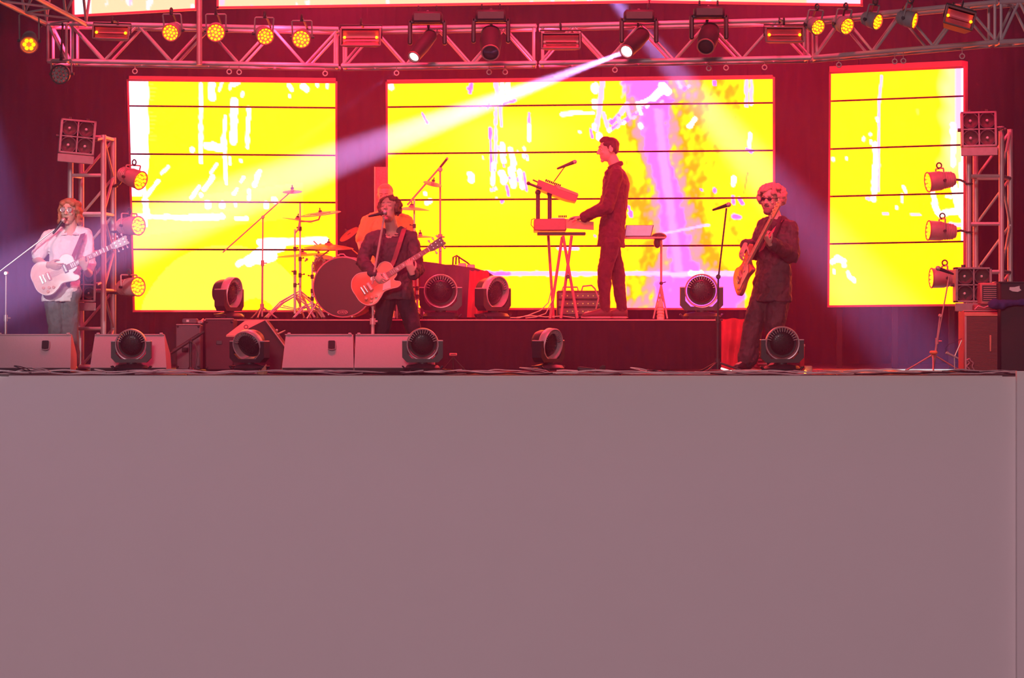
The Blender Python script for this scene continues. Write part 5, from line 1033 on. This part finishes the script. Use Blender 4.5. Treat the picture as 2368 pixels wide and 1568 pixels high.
def shirt(W_, m, name='shirt', sleeve=1.0, add=.014, hem=0.0, loose=.010, collar=True, fold=.007, seed=1, vox=.009, arms='LR', openv=True, body_add=0):
    t = W_['T']; g = G(); rr = torso_rings(W_['pel'], W_['wai'], W_['che'], W_['sho'], W_['nb'], W_['sh'], W_['hp'], 1.0, add + body_add)
    up = (W_['nb'] - W_['pel']).normalized(); c, ex, ey = rr[0]
    rr = [(c - up * hem, ex * 1.22, ey * 1.18)] + [(rr[0][0], ex * 1.2, ey * 1.14)] + rr[1:-1]; c_, ex_, ey_ = rr[-1]; bk = V((0, .022, 0)) if openv else V()
    rr[-1] = (c_ + bk, ex_ * 1.05, ey_ * (.8 if openv else 1.0)); n_ = W_['nb'] + bk * 1.3 - up * .012; rr.append((n_, ex_.normalized() * .070, ey_.normalized() * (.045 if openv else .066)))
    g.loft(rr, 24)
    for s_ in arms:
        a, b, c2 = W_['sh' + s_], W_['el' + s_], W_['wr' + s_]; g.limb(a, b if sleeve > .5 else a.lerp(b, .8), .060 + loose * .6, .056 + loose)
        g.limb(W_['nb'].lerp(a, .4), a, .052 + loose * .4, .060 + loose * .6)
        if sleeve > .5: g.limb(b, b.lerp(c2, .93 * sleeve), .054 + loose, .042 + loose)
    o = remesh(name, g, m, vox, t, 3, fold * 1.25, 17, seed)
    if collar:
        nb = W_['nb']; n = W_['sh'].normalized(); f_ = up.cross(n).normalized(); fr = V((0, -1, 0)); f_ = f_ if f_.dot(fr) > 0 else -f_
        for s_ in (-1, 1):
            p0 = nb + n * s_ * .05 + up * .012; p1 = nb + f_ * .085 + n * s_ * .022 - up * .05; p2 = nb + f_ * .075 + n * s_ * .085 - up * .055; p3 = nb + n * s_ * .085 - up * .012
            vs = [p0, p1, p2, p3]; nn = V((0, -.006, 0)); obj('collar', G().add(vs + [v + nn for v in vs], [(0, 1, 2, 3), (7, 6, 5, 4), (0, 4, 5, 1), (1, 5, 6, 2), (2, 6, 7, 3), (3, 7, 4, 0)]), m, o, False)
    return o
def trousers(W_, m, r=(.100, .078, .072), fold=.008, seed=3, waist=True, vox=.009):
    t = W_['T']; g = G(); rr = torso_rings(W_['pel'], W_['wai'], W_['che'], W_['sho'], W_['nb'], W_['sh'], W_['hp'], 1.0, .010); g.loft(rr[:3], 22)
    for s_ in 'LR':
        h, k, a = W_['hip' + s_], W_['kn' + s_], W_['an' + s_]; g.limb(h, k, r[0], r[1]); g.limb(k, a - (a - k).normalized() * .0, r[1], r[2] * .96); g.ell(h, r[0] * 1.04)
    o = remesh('trousers', g, m, vox, t, 3, fold * 1.3, 14, seed); return o
def shoes(W_, m, sole=None):
    for s_ in 'LR':
        a, q = W_['an' + s_], W_['to' + s_]; z0 = min(a.z, q.z) - .035; d = V((q.x - a.x, q.y - a.y, 0)).normalized(); n = V((-d.y, d.x, 0)); up = V((0, 0, 1)); L = max(.16, (V((q.x, q.y, 0)) - V((a.x, a.y, 0))).length + .04)
        b = V((a.x, a.y, z0)); g = G(); g.loft([(b - d * .06 + up * .04, n * .030, up * .035), (b - d * .03 + up * .045, n * .040, up * .05), (b + d * .04 + up * .05, n * .042, up * .052), (b + d * L * .6 + up * .035, n * .046, up * .034), (b + d * L * .95 + up * .025, n * .036, up * .022), (b + d * L * 1.03 + up * .02, n * .02, up * .012)], 14); g.limb(a - up * .01, a + up * .05, .048, .046)
        sh_ = remesh('shoe', g, m, .007, W_['T'], 2)
        if sole: obj('sole', G().loft([(b - d * .068 + up * .002, n * .02, d * .004), (b - d * .04 + up * .002, n * .042, up * .014), (b + d * L * .6 + up * .002, n * .05, up * .014), (b + d * L * 1.06 + up * .004, n * .022, up * .008)], 12), sole, sh_)
def hair_blobs(W_, m, pts, vox=.008, disp=.004, name='hair', dscale=40, seed=5):
    X, ax = W_['X'], W_['ax']; g = G()
    for (a, b, c, r) in pts:
        rr = r if isinstance(r, tuple) else (r, r, r); g.ell(X(a, b, c), rr, ax, 12, 8)
    return remesh(name, g, m, vox, W_['T'], 1, disp, dscale, seed)

# ---------- guitars
def guitar(label, O, xdir, z, outline, body_m, neckL, headpts, scale=1.0, holes=None, body_t=.045, bass=False, board=None, guard=None, binding=None, knobs=(), pick=(), strings=6, headm=None, x0=None):
    M0 = frame(O, xdir, z); t = thing('bass_guitar' if bass else 'electric_guitar', label, 'guitar', M=M0); Mk = M0 @ Matrix.Scale(scale, 4)
    # smooth the outline with catmull-rom
    n = len(outline); pts = []
    for i in range(n):
        p0, p1, p2, p3 = [V((*outline[(i + q) % n], 0)) for q in (-1, 0, 1, 2)]
        for k in range(4):
            u = k / 4; pts.append((0.5 * ((2 * p1) + (p2 - p0) * u + (2 * p0 - 5 * p1 + 4 * p2 - p3) * u * u + (3 * p1 - p0 - 3 * p2 + p3) * u ** 3)).to_2d())
    g = G(Mk); N = len(pts); cx = sum(p.x for p in pts) / N; cy = sum(p.y for p in pts) / N
    vs = []; lv = [(-body_t / 2, .975), (-body_t / 2 + .004, 1), (body_t / 2 - .004, 1), (body_t / 2, .975)]
    for z_, s_ in lv: vs += [(cx + (p.x - cx) * s_, cy + (p.y - cy) * s_, z_) for p in pts]
    fs = [tuple(range(N))[::-1], tuple((3 * N) + i for i in range(N))] + [(l * N + i, l * N + (i + 1) % N, (l + 1) * N + (i + 1) % N, (l + 1) * N + i) for l in range(3) for i in range(N)]
    bd = obj('body', g.add(vs, fs), body_m, t, True, 35)
    if binding: 
        pb = [(cx + (p.x - cx) * .99, cy + (p.y - cy) * .99, body_t / 2 + .001) for p in pts]; g = G(Mk); g.tube(pb + pb[:2], .004, 5); obj('binding', g, binding, bd)
    xs = x0 if x0 is not None else .17; nk = mat('guitar_neck', (.55, .28, .2), .4); fb = board or mat('fretboard', (.30, .12, .12), .5)
    g = G(Mk); g.loft([((xs - .03, 0, .012), (0, .028, 0), (0, 0, .018)), ((neckL, 0, .012), (0, .021, 0), (0, 0, .014))], 14); obj('neck', g, nk, t)
    g = G(Mk); g.add([(xs - .04, -.028, .026), (neckL, -.0215, .026), (neckL, .0215, .026), (xs - .04, .028, .026), (xs - .04, -.028, .032), (neckL, -.0215, .032), (neckL, .0215, .032), (xs - .04, .028, .032)], [(0, 1, 2, 3), (4, 5, 6, 7), (0, 4, 5, 1), (1, 5, 6, 2), (2, 6, 7, 3), (3, 7, 4, 0)]); fbo = obj('fretboard', g, fb, t, False)
    L = neckL - (xs - .04)
    for k in range(1, 16):
        x = neckL - (1 - 2 ** (-k / 12)) * L * 1.55
        if x < xs - .03: break
        g = G(Mk); g.box((x, 0, .0335), (.002, .044, .002)); obj('fret', g, chrome, fbo, False)
        if k in (3, 5, 7, 9, 12):
            g = G(Mk); g.box((x + .013, 0, .0325), (.010, .026, .002)); obj('inlay', g, white, fbo, False)
    g = G(Mk); g.prism(headpts, (neckL, 0, .012), (1, 0, 0), (0, 1, 0), .016); hd = obj('headstock', g, headm or body_m, t, True, 30)
    g = G(Mk); g.box((neckL, 0, .034), (.007, .046, .008)); obj('nut', g, white, hd)
    hx = max(p[0] for p in headpts)
    for k in range(strings):
        if bass: a, b, sd = .04 + k * (hx - .07) / (strings - 1), .03, 1
        else: sd = 1 if k % 2 else -1; a, b = .045 + (k // 2) * .045, .028 * sd
        g = G(Mk); g.cyl((neckL + a, b - .012 * sd, .02), (neckL + a, b - .012 * sd, .038), .005, n=8); g.cyl((neckL + a, b, .010), (neckL + a, b + .03 * sd, .010), .004, n=8); g.ell((neckL + a, b + .04 * sd, .010), (.010, .013, .006), n=10, m=6); obj('tuning_peg', g, chrome, hd)
    for (px_, c_, w_, h_, mm) in pick:
        g = G(Mk); g.box((px_, 0, body_t / 2 + .008), (w_, h_, .018), bev=.004); pk = obj('pickup', g, mm, t)
        for k in range(strings): g = G(Mk); g.cyl((px_, (k - (strings - 1) / 2) * h_ * .8 / strings, body_t / 2 + .016), (px_, (k - (strings - 1) / 2) * h_ * .8 / strings, body_t / 2 + .019), .003, n=6); obj('pole_piece', g, chrome, pk)
    g = G(Mk); g.box((-.105, 0, body_t / 2 + .008), (.014, .078, .014), bev=.003); obj('bridge', g, chrome, t)
    g = G(Mk); g.box((-.135, 0, body_t / 2 + .006), (.018, .085, .012), bev=.004); obj('tailpiece', g, chrome, t)
    for (x, y) in knobs: g = G(Mk); g.lathe([(.015, 0), (.014, .014), (.011, .016), (.001, .017)], (x, y, body_t / 2), (0, 0, 1), 16); obj('knob', g, mat('knob_amber', (.75, .35, .25), .35), t)
    if guard: g = G(Mk); g.prism(guard, (0, 0, body_t / 2 + .006), (1, 0, 0), (0, 1, 0), .004); obj('pickguard', g, mat('pickguard', (.7, .55, .5), .4), t)
    g = G(Mk)
    for k in range(strings): y = (k - (strings - 1) / 2); g.tube([(-.115, y * .0105, body_t / 2 + .018), (neckL, y * .0068, .038), (neckL + .03, y * .006, .03)], .0009, 4)
    o = obj('string', g, chrome, t); o['kind'] = 'stuff'
    return t, Mk
LP = [(-.22, 0), (-.215, .08), (-.17, .145), (-.10, .168), (-.03, .145), (.03, .112), (.09, .112), (.14, .135), (.19, .125), (.222, .085), (.225, .03), (.225, -.03), (.200, -.052), (.170, -.062), (.172, -.085), (.205, -.115), (.200, -.140), (.160, -.148), (.10, -.128), (.03, -.115), (-.03, -.145), (-.10, -.168), (-.17, -.145), (-.215, -.08)]
LPH = [(0, -.022), (.03, -.034), (.10, -.040), (.165, -.043), (.172, -.030), (.160, -.012), (.168, 0), (.160, .012), (.172, .030), (.165, .043), (.10, .040), (.03, .034), (0, .022)]
pcream = mat('pickup_cream', (.75, .35, .32), .5); pdark = mat('pickup_dark', (.14, .08, .09), .4)

# ---------- guitarist in white shirt
Yg = 1.15
def dirp(a, b, Y, dy=0): return (P(b[0], b[1], Y + dy) - P(a[0], a[1], Y)).normalized()
g1x = dirp((128, 628), (250, 570), Yg - .2); g1z = V((-.05, -1, .12))
w1 = P(112, 612, Yg - .28); w1L = P(198, 621, Yg - .26)
A = person('guitarist in an open necked white shirt and grey trousers at the left of the stage', Yg,
    dict(head=(161, 489, -.03), nb=(165, 531), shR=(113, 549), shL=(199, 546, .02), che=(158, 575), wai=(150, 625), pel=(143, 664), elR=(84, 600, -.02), wrR=(112, 616, -.26), elL=(205, 632, .02), wrL=(199, 624, -.24),
         hipR=(122, 674), hipL=(163, 674), knR=(131, 752, -.02), knL=(160, 752), anR=(128, 836), anL=(165, 838), toR=(122, 851, -.18), toL=(170, 851, -.17)), (-.22, -1, .03), (.05, 0, 1), hk=1.02, jaw=.012,
    hands=[(w1, (P(138, 618, Yg - .30) - w1), (0, 1, .3), 1, dict(curl=(.3, .4, .3), size=.18)), (w1L - V((0, .04, .0)), V((-.3, -.25, .8)), (0.1, 1, .35), -1, dict(curl=(.75, .8, .5), size=.175))])
whshirt = mat('shirt_white', (.86, .82, .86), .8, 0, .05, 24, 0.7)
sh1 = shirt(A, whshirt, sleeve=.4, add=.012, hem=.07, loose=.016, fold=.010)
trousers(A, mat('trousers_grey', (.16, .17, .19), .85, 0, .3, 24, 0.7), (.100, .088, .085)); shoes(A, blackp)
hm1 = mat('hair_auburn', (.42, .15, .08), .6, 0, .3, 60); R1 = random.Random(4)
pts = [(0, -.035, .045, (.088, .092, .085)), (0, .03, .088, (.07, .055, .038))]
for s_ in (-1, 1):
    for i in range(13):
        z = .08 - i * .0145; a = s_ * (.072 + .020 * min(1, i / 6) + .007 * math.sin(i * 1.6)); pts.append((a, .02 - .012 * (i % 2) - (.02 if i > 5 else 0), z, (.022, .034, .022)))
        pts.append((a * .98, -.04, z, (.024, .04, .024)))
    pts.append((s_ * .05, .068, .070, (.030, .020, .026)))
    pts += [(s_ * .10, -.02, -.105, .022), (s_ * .11, -.01, -.092, .016)]
hair_blobs(A, hm1, pts, disp=.006)
X = A['X']; g = G()
for s_ in (-1, 1): g.torus(X(s_ * .034, .098, .010), X(0, 1, 0) - X(0, 0, 0), .022, .0028, 20, 5, 1.0)
g.cyl(X(-.012, .10, .013), X(.012, .10, .013), .0025)
for s_ in (-1, 1): g.cyl(X(s_ * .056, .096, .012), X(s_ * .083, -.01, .012), .002)
gl = obj('glasses', g, chrome, A['T'])
for s_ in (-1, 1): obj('lens', G().ell(X(s_ * .034, .097, .010), (.021, .003, .019), A['ax'], 16, 8), mat('spectacle_glass', (.75, .75, .8), .08, .6), gl)
t, Mk = guitar('pale cream single cutaway guitar of the guitarist in white', P(127, 634, Yg - .26), g1x, g1z, LP, mat('guitar_cream', (.82, .58, .50), .3), .600, LPH, 1.0, pick=((-.06, 0, .035, .085, pcream), (.115, 0, .04, .085, pdark)), knobs=((-.10, -.10), (-.15, -.08), (-.125, -.13), (-.06, -.115)), binding=white, headm=mat('headstock_dark', (.2, .14, .14), .3))
g = G().tube([P(193, 541, Yg - .13), P(187, 556, Yg - .19), P(177, 575, Yg - .21), P(166, 594, Yg - .24)], .004, 6)
def strap(name, pts, w_, m, t, wd=(1, 0, 0.3)):
    vs = []; n = len(pts); wd = V(wd).normalized()
    for p in pts: vs += [p + wd * w_ / 2, p - wd * w_ / 2]
    b = len(vs); vs += [v + V((0, .006, 0)) for v in vs]; fs = []
    for i in range(n - 1): fs += [(2 * i, 2 * i + 1, 2 * i + 3, 2 * i + 2), (b + 2 * i, b + 2 * i + 2, b + 2 * i + 3, b + 2 * i + 1), (2 * i, 2 * i + 2, b + 2 * i + 2, b + 2 * i), (2 * i + 1, b + 2 * i + 1, b + 2 * i + 3, 2 * i + 3)]
    return obj(name, G().add(vs, fs), m, t, False)
strap('strap', [P(192, 540, Yg - .10), P(187, 552, Yg - .17), P(178, 573, Yg - .20), P(170, 592, Yg - .24), P(164, 606, Yg - .27)], .05, mat('strap_dark', (.20, .06, .10), .7), t)

# ---------- centre singer
Yc = 1.0
g2x = dirp((862, 658), (985, 580), Yc - .25, .04); wr = P(866, 634, Yc - .30); wl = P(953, 632, Yc - .29)
B = person('singer in a black shirt with curly hair, head tilted back, playing a red guitar', Yc,
    dict(head=(899, 483, -.08), nb=(907, 533, .02), shR=(857, 553), shL=(951, 548), che=(906, 580), wai=(910, 630), pel=(914, 672), elR=(839, 606, -.02), wrR=(864, 634, -.30), elL=(966, 622, -.02), wrL=(954, 636, -.28),
         hipR=(895, 682), hipL=(934, 682), knR=(883, 758, -.04), knL=(955, 756, -.02), anR=(874, 836), anL=(972, 838), toR=(866, 852, -.16), toL=(980, 852, -.15)), (-.30, -1, .32), (.05, .3, 1), jaw=.024, closed=True,
    hands=[(wr, (P(884, 652, Yc - .33) - wr), (.2, 1, .1), 1, dict(curl=(.4, .4, .3), size=.18)), (wl - V((0, .05, .0)), V((-.25, -.25, .9)), (0, 1, .3), -1, dict(curl=(.35, .7, .6), size=.185))])
bs = mat('shirt_black', (.075, .045, .06), .75, 0, .25, 24, 0.7)
shirt(B, bs, sleeve=1.0, add=.016, hem=.02, loose=.010, fold=.012, seed=7)
trousers(B, mat('trousers_black', (.035, .025, .04), .85, 0, .3, 24, 0.7), (.098, .080, .072), seed=9); shoes(B, blackp)
R2 = random.Random(8); pts = [(0, -.035, .045, (.088, .088, .085))]
for i in range(150):
    a = R2.uniform(0, 2 * PI); zz = R2.uniform(-.62, 1); rr = math.sqrt(max(0, 1 - zz * zz)); x, y, z = math.cos(a) * rr * .105, -.03 + math.sin(a) * rr * .105, .028 + zz * .098
    if y > .035 and z < .075: continue
    pts.append((x, y, z, R2.uniform(.014, .024)))
hair_blobs(B, mat('hair_brown', (.20, .07, .05), .6, 0, .4, 70), pts, vox=.0065, disp=.004, seed=2)
rg = mat('guitar_sunburst', (.72, .20, .10), .25, 0, .35, 9)
t, Mk = guitar('red sunburst single cutaway guitar of the centre singer', P(868, 656, Yc - .29), g2x, V((-.10, -1, .14)), LP, rg, .600, LPH, 1.0, pick=((-.06, 0, .035, .085, pcream), (.115, 0, .04, .085, pcream)), knobs=((-.10, -.10), (-.15, -.08), (-.125, -.13), (-.06, -.115)), binding=mat('binding_cream', (.85, .6, .5), .4), guard=[(.06, -.05), (.14, -.05), (.10, -.12), (.02, -.10)], headm=mat('headstock_dark2', (.12, .05, .06), .3))
strap('strap', [P(935, 528, Yc - .10), P(931, 540, Yc - .17), P(925, 560, Yc - .20), P(912, 600, Yc - .20), P(895, 640, Yc - .22)], .05, mat('strap_red', (.30, .07, .09), .7), t)

# ---------- keyboard player (in profile, facing the picture's left)
Yk = 3.05
wk = P(1347, 503, Yk - .02); wk2 = P(1350, 505, Yk + .32)
K = person('keyboard player in a dark suit standing in profile at the keyboards', Yk,
    dict(head=(1407, 347, .10), nb=(1424, 386, .10), shR=(1424, 406, .30), shL=(1426, 404, -.10), che=(1424, 435, .10), wai=(1420, 490, .10), pel=(1414, 545, .10), elR=(1398, 478, .30), wrR=(1350, 505, .32), elL=(1405, 480, -.12), wrL=(1347, 503, -.02),
         hipR=(1412, 560, .2), hipL=(1414, 560, .0), knR=(1430, 638, .2), knL=(1397, 640, .0), anR=(1438, 713, .2), anL=(1400, 716, -.02), toR=(1398, 727, .2), toL=(1356, 727, -.02)), (-1, -.12, -.06), (-.03, 0, 1), hk=1.05,
    hands=[(wk, (P(1312, 503, Yk + .02) - wk), (-.1, 0, -1), 1, dict(curl=(.25, .45, .4), size=.19)), (wk2, (P(1316, 504, Yk + .32) - wk2), (-.1, 0, -1), -1, dict(curl=(.25, .45, .4), size=.19))])
suit = mat('suit_dark', (.085, .018, .03), .85, 0, .2, 24, 0.7)
jk = shirt(K, suit, 'jacket', sleeve=1.0, add=.022, hem=.04, loose=.012, fold=.008, seed=12, collar=False, openv=False)
nbk = K['nb']; g = G().torus(nbk + V((-.004, 0, .010)), (-.45, 0, 1), .070, .017, 28, 8, 1.5); g.tube([P(1406, 394, Yk + .06), P(1401, 400, Yk + .02), P(1400, 412, Yk - .02)], [.016, .016, .008], 8); obj('collar', g, suit, jk)
trousers(K, suit, (.100, .072, .055), seed=14); shoes(K, mat('shoe_dark', (.12, .03, .035), .6), mat('sole_pale', (.8, .4, .4), .6))
pts = [(0, -.024, .050, (.083, .094, .078)), (0, .048, .094, (.056, .042, .026)), (0, -.062, .02, (.072, .046, .075)), (0, .02, .115, (.04, .05, .02))]
for s_ in (-1, 1): pts += [(s_ * .066, .012, .060, (.016, .054, .030)), (s_ * .070, -.045, .02, (.016, .034, .05)), (s_ * .074, .012, .022, (.007, .010, .022))]
hair_blobs(K, mat('hair_dark', (.06, .012, .016), .7, 0, .3, 60), pts, disp=.003)

# ---------- bass player
Yb = 1.55
bx = (P(1794, 492, Yb - .75) - P(1722, 628, Yb - .20)).normalized(); wR = P(1723, 567, Yb - .22); wL = P(1780, 564, Yb - .50)
Bs = person('bearded bass player with a big curly head of hair and a loose dark suit', Yb,
    dict(head=(1782, 462, -.03), nb=(1793, 504, .0), shR=(1766, 524, .12), shL=(1828, 528, -.10), che=(1796, 560), wai=(1790, 615), pel=(1786, 658), elR=(1745, 583, .14), wrR=(1727, 566, -.20), elL=(1832, 590, -.16), wrL=(1783, 562, -.48),
         hipR=(1768, 668, .06), hipL=(1802, 668, -.06), knR=(1743, 745, .0), knL=(1793, 752, -.05), anR=(1728, 830, -.02), anL=(1795, 832, -.02), toR=(1706, 846, -.12), toL=(1782, 848, -.16)), (-.55, -1, -.05), (.04, 0, 1), hk=1.08, armr=1.05,
    hands=[(wR, (P(1712, 592, Yb - .28) - wR), (.7, .5, 0), 1, dict(curl=(.3, .5, .4), size=.2)), (wL, V((-.5, -.35, .85)), (.8, .55, .35), -1, dict(curl=(.7, .9, .6), size=.19))])
js = mat('suit_charcoal', (.065, .045, .055), .7, 0, .2, 24, 0.7)
jb = shirt(Bs, js, 'jacket', sleeve=.98, add=.034, hem=.10, loose=.026, fold=.012, seed=22, collar=False, body_add=.006, openv=False)
obj('shirt_front', G().ell(P(1776, 545, Yb - .16), (.05, .03, .14)), mat('shirt_dark2', (.04, .02, .03), .8), Bs['T'])
for s_, xa in ((-1, 1762), (1, 1800)): pass
g = G().tube([P(1806, 502, Yb - .13), P(1800, 520, Yb - .19), P(1790, 545, Yb - .21), P(1786, 580, Yb - .20)], [.014, .02, .02, .01], 6); obj('lapel', g, js, jb)
obj('cuff', G().torus(wL.lerp(P(1832, 590, Yb - .16), .12), wL - P(1832, 590, Yb - .16), .036, .008, 18, 6), white, jb); obj('cuff', G().torus(wR.lerp(P(1745, 583, Yb + .14), .12), wR - P(1745, 583, Yb + .14), .036, .008, 18, 6), white, jb)
trousers(Bs, js, (.112, .100, .105), seed=25, fold=.010); shoes(Bs, blackp)
R3 = random.Random(18); pts = [(0, -.035, .045, (.09, .09, .088))]
for i in range(210):
    a = R3.uniform(0, 2 * PI); zz = R3.uniform(-.62, 1); rr = math.sqrt(max(0, 1 - zz * zz)); x, y, z = math.cos(a) * rr * .122, -.035 + math.sin(a) * rr * .118, .028 + zz * .112
    if y > .02 and z < .062 and abs(x) < .09: continue
    pts.append((x, y, z, R3.uniform(.016, .027)))
hm4 = mat('hair_grey', (.50, .27, .25), .65, 0, .4, 70); hair_blobs(Bs, hm4, pts, vox=.0065, disp=.004, seed=3)
pts = [(0, .072, -.105, (.042, .034, .034)), (0, .088, -.049, (.034, .014, .010)), (0, .084, -.082, (.028, .014, .012))]
for s_ in (-1, 1):
    for i in range(7): pts.append((s_ * (.018 + i * .009), .072 - i * .010, -.098 + i * .010, .017))
hair_blobs(Bs, mat('beard_grey', (.22, .12, .12), .7, 0, .4, 70), pts, vox=.006, disp=.003, name='beard')
X = Bs['X']; g = G()
for s_ in (-1, 1): g.ell(X(s_ * .032, .094, .010), (.024, .006, .018), Bs['ax'], 16, 8)
g.cyl(X(-.012, .10, .016), X(.012, .10, .016), .004)
for s_ in (-1, 1): g.cyl(X(s_ * .054, .09, .014), X(s_ * .083, -.01, .012), .003)
obj('sunglasses', g, black_gl, Bs['T'])
BO = [(-.24, .0), (-.235, .10), (-.19, .155), (-.12, .165), (-.05, .125), (.02, .105), (.09, .12), (.17, .155), (.245, .165), (.255, .145), (.20, .105), (.165, .05), (.16, 0), (.165, -.045), (.185, -.10), (.20, -.135), (.185, -.15), (.13, -.135), (.06, -.115), (-.01, -.12), (-.08, -.155), (-.16, -.165), (-.215, -.12)]
BH = [(0, -.022), (.04, -.03), (.20, -.028), (.225, -.005), (.215, .03), (.18, .05), (.05, .05), (.02, .034), (0, .022)]
t, Mk = guitar('electric bass held steeply upright by the bearded player', P(1722, 630, Yb - .22), bx, V((-.93, -.36, .2)), BO, mat('bass_body', (.62, .17, .13), .3), .80, BH, .95, bass=True, strings=4, pick=((-.04, 0, .035, .10, pcream), (.06, 0, .035, .10, pcream)), knobs=((-.15, -.10), (-.12, -.12)), guard=[(-.16, -.14), (-.05, -.12), (.12, -.12), (.15, -.04), (.10, .06), (-.02, -.05)], board=mat('board_maple', (.8, .45, .35), .4), headm=mat('head_maple', (.8, .4, .3), .4), x0=.14)
strap('strap', [P(1815, 508, Yb - .02), P(1806, 512, Yb - .14), P(1790, 530, Yb - .20), P(1775, 552, Yb - .24), P(1760, 580, Yb - .2)], .05, mat('strap_red2', (.62, .20, .22), .6), t, wd=(1, 0, .6))

# ---------- drummer, seated behind the singer
Yd = 3.85
D = person('drummer in an orange shirt seated behind the centre singer', Yd,
    dict(head=(890, 453, -.02), nb=(893, 492), shR=(850, 512), shL=(940, 512), che=(893, 545), wai=(893, 590), pel=(893, 632), elR=(834, 560, -.02), wrR=(842, 600, -.28), elL=(955, 565, -.02), wrL=(945, 600, -.28),
         hipR=(875, 640), hipL=(911, 640), knR=(862, 660, -.36), knL=(930, 660, -.36), anR=(868, 720, -.40), anL=(925, 720, -.40), toR=(866, 730, -.52), toL=(928, 730, -.52)), (-.1, -1, -.15), (0, 0, 1),
    hands=[(P(842, 600, Yd - .28), (.2, -.9, -.2), (0, 0, -1), -1, dict(curl=(.8, 1.1, .8), size=.18)), (P(945, 600, Yd - .28), (-.2, -.9, -.2), (0, 0, -1), 1, dict(curl=(.8, 1.1, .8), size=.18))], skinm=mat('skin_tattoo', (.60, .34, .27), .55, 0, .35, 22))
shirt(D, mat('shirt_orange', (.95, .42, .12), .85, 0, .1, 24, 0.7), 'tshirt', sleeve=.4, add=.016, loose=.014, collar=False, fold=.009, seed=31)
trousers(D, blackp, (.10, .08, .07), seed=33); shoes(D, blackp)
pts = [(0, -.035, .045, (.084, .086, .083)), (0, .02, .095, (.06, .05, .03))]; hair_blobs(D, mat('hair_fair', (.62, .26, .16), .7, 0, .3, 50), pts, disp=.004)
for (a, b, lab) in (((842, 600), (812, 575), 'drumstick in the drummer’s hand at the left'), ((945, 600), (965, 590), 'drumstick in the drummer’s other hand, mostly behind the singer')):
    p = P(*a, Yd - .36); q = P(*b, Yd - .62); o = obj('drumstick', G().cyl(p, q, .009, .005).ell(q, .008), brass, origin=p); tag(o, lab, 'drumstick')

# ================================================================ HAZE
hz = bpy.data.materials.new('stage_haze'); hz.use_nodes = True; nt = hz.node_tree; nt.nodes.clear()
vs_ = nt.nodes.new('ShaderNodeVolumeScatter'); vo = nt.nodes.new('ShaderNodeOutputMaterial'); nt.links.new(vs_.outputs[0], vo.inputs['Volume'])
vs_.inputs['Color'].default_value = (1.0, 0.30, 1.0, 1); vs_.inputs['Density'].default_value = 0.020; vs_.inputs['Anisotropy'].default_value = 0.1
o = obj('haze', G().box((0, 1.55, 3.19), (15.9, 11.4, 6.404)), hz, None, False); o['kind'] = 'stuff'; o['label'] = 'thin lit haze filling the air over the whole stage'; o['category'] = 'haze'
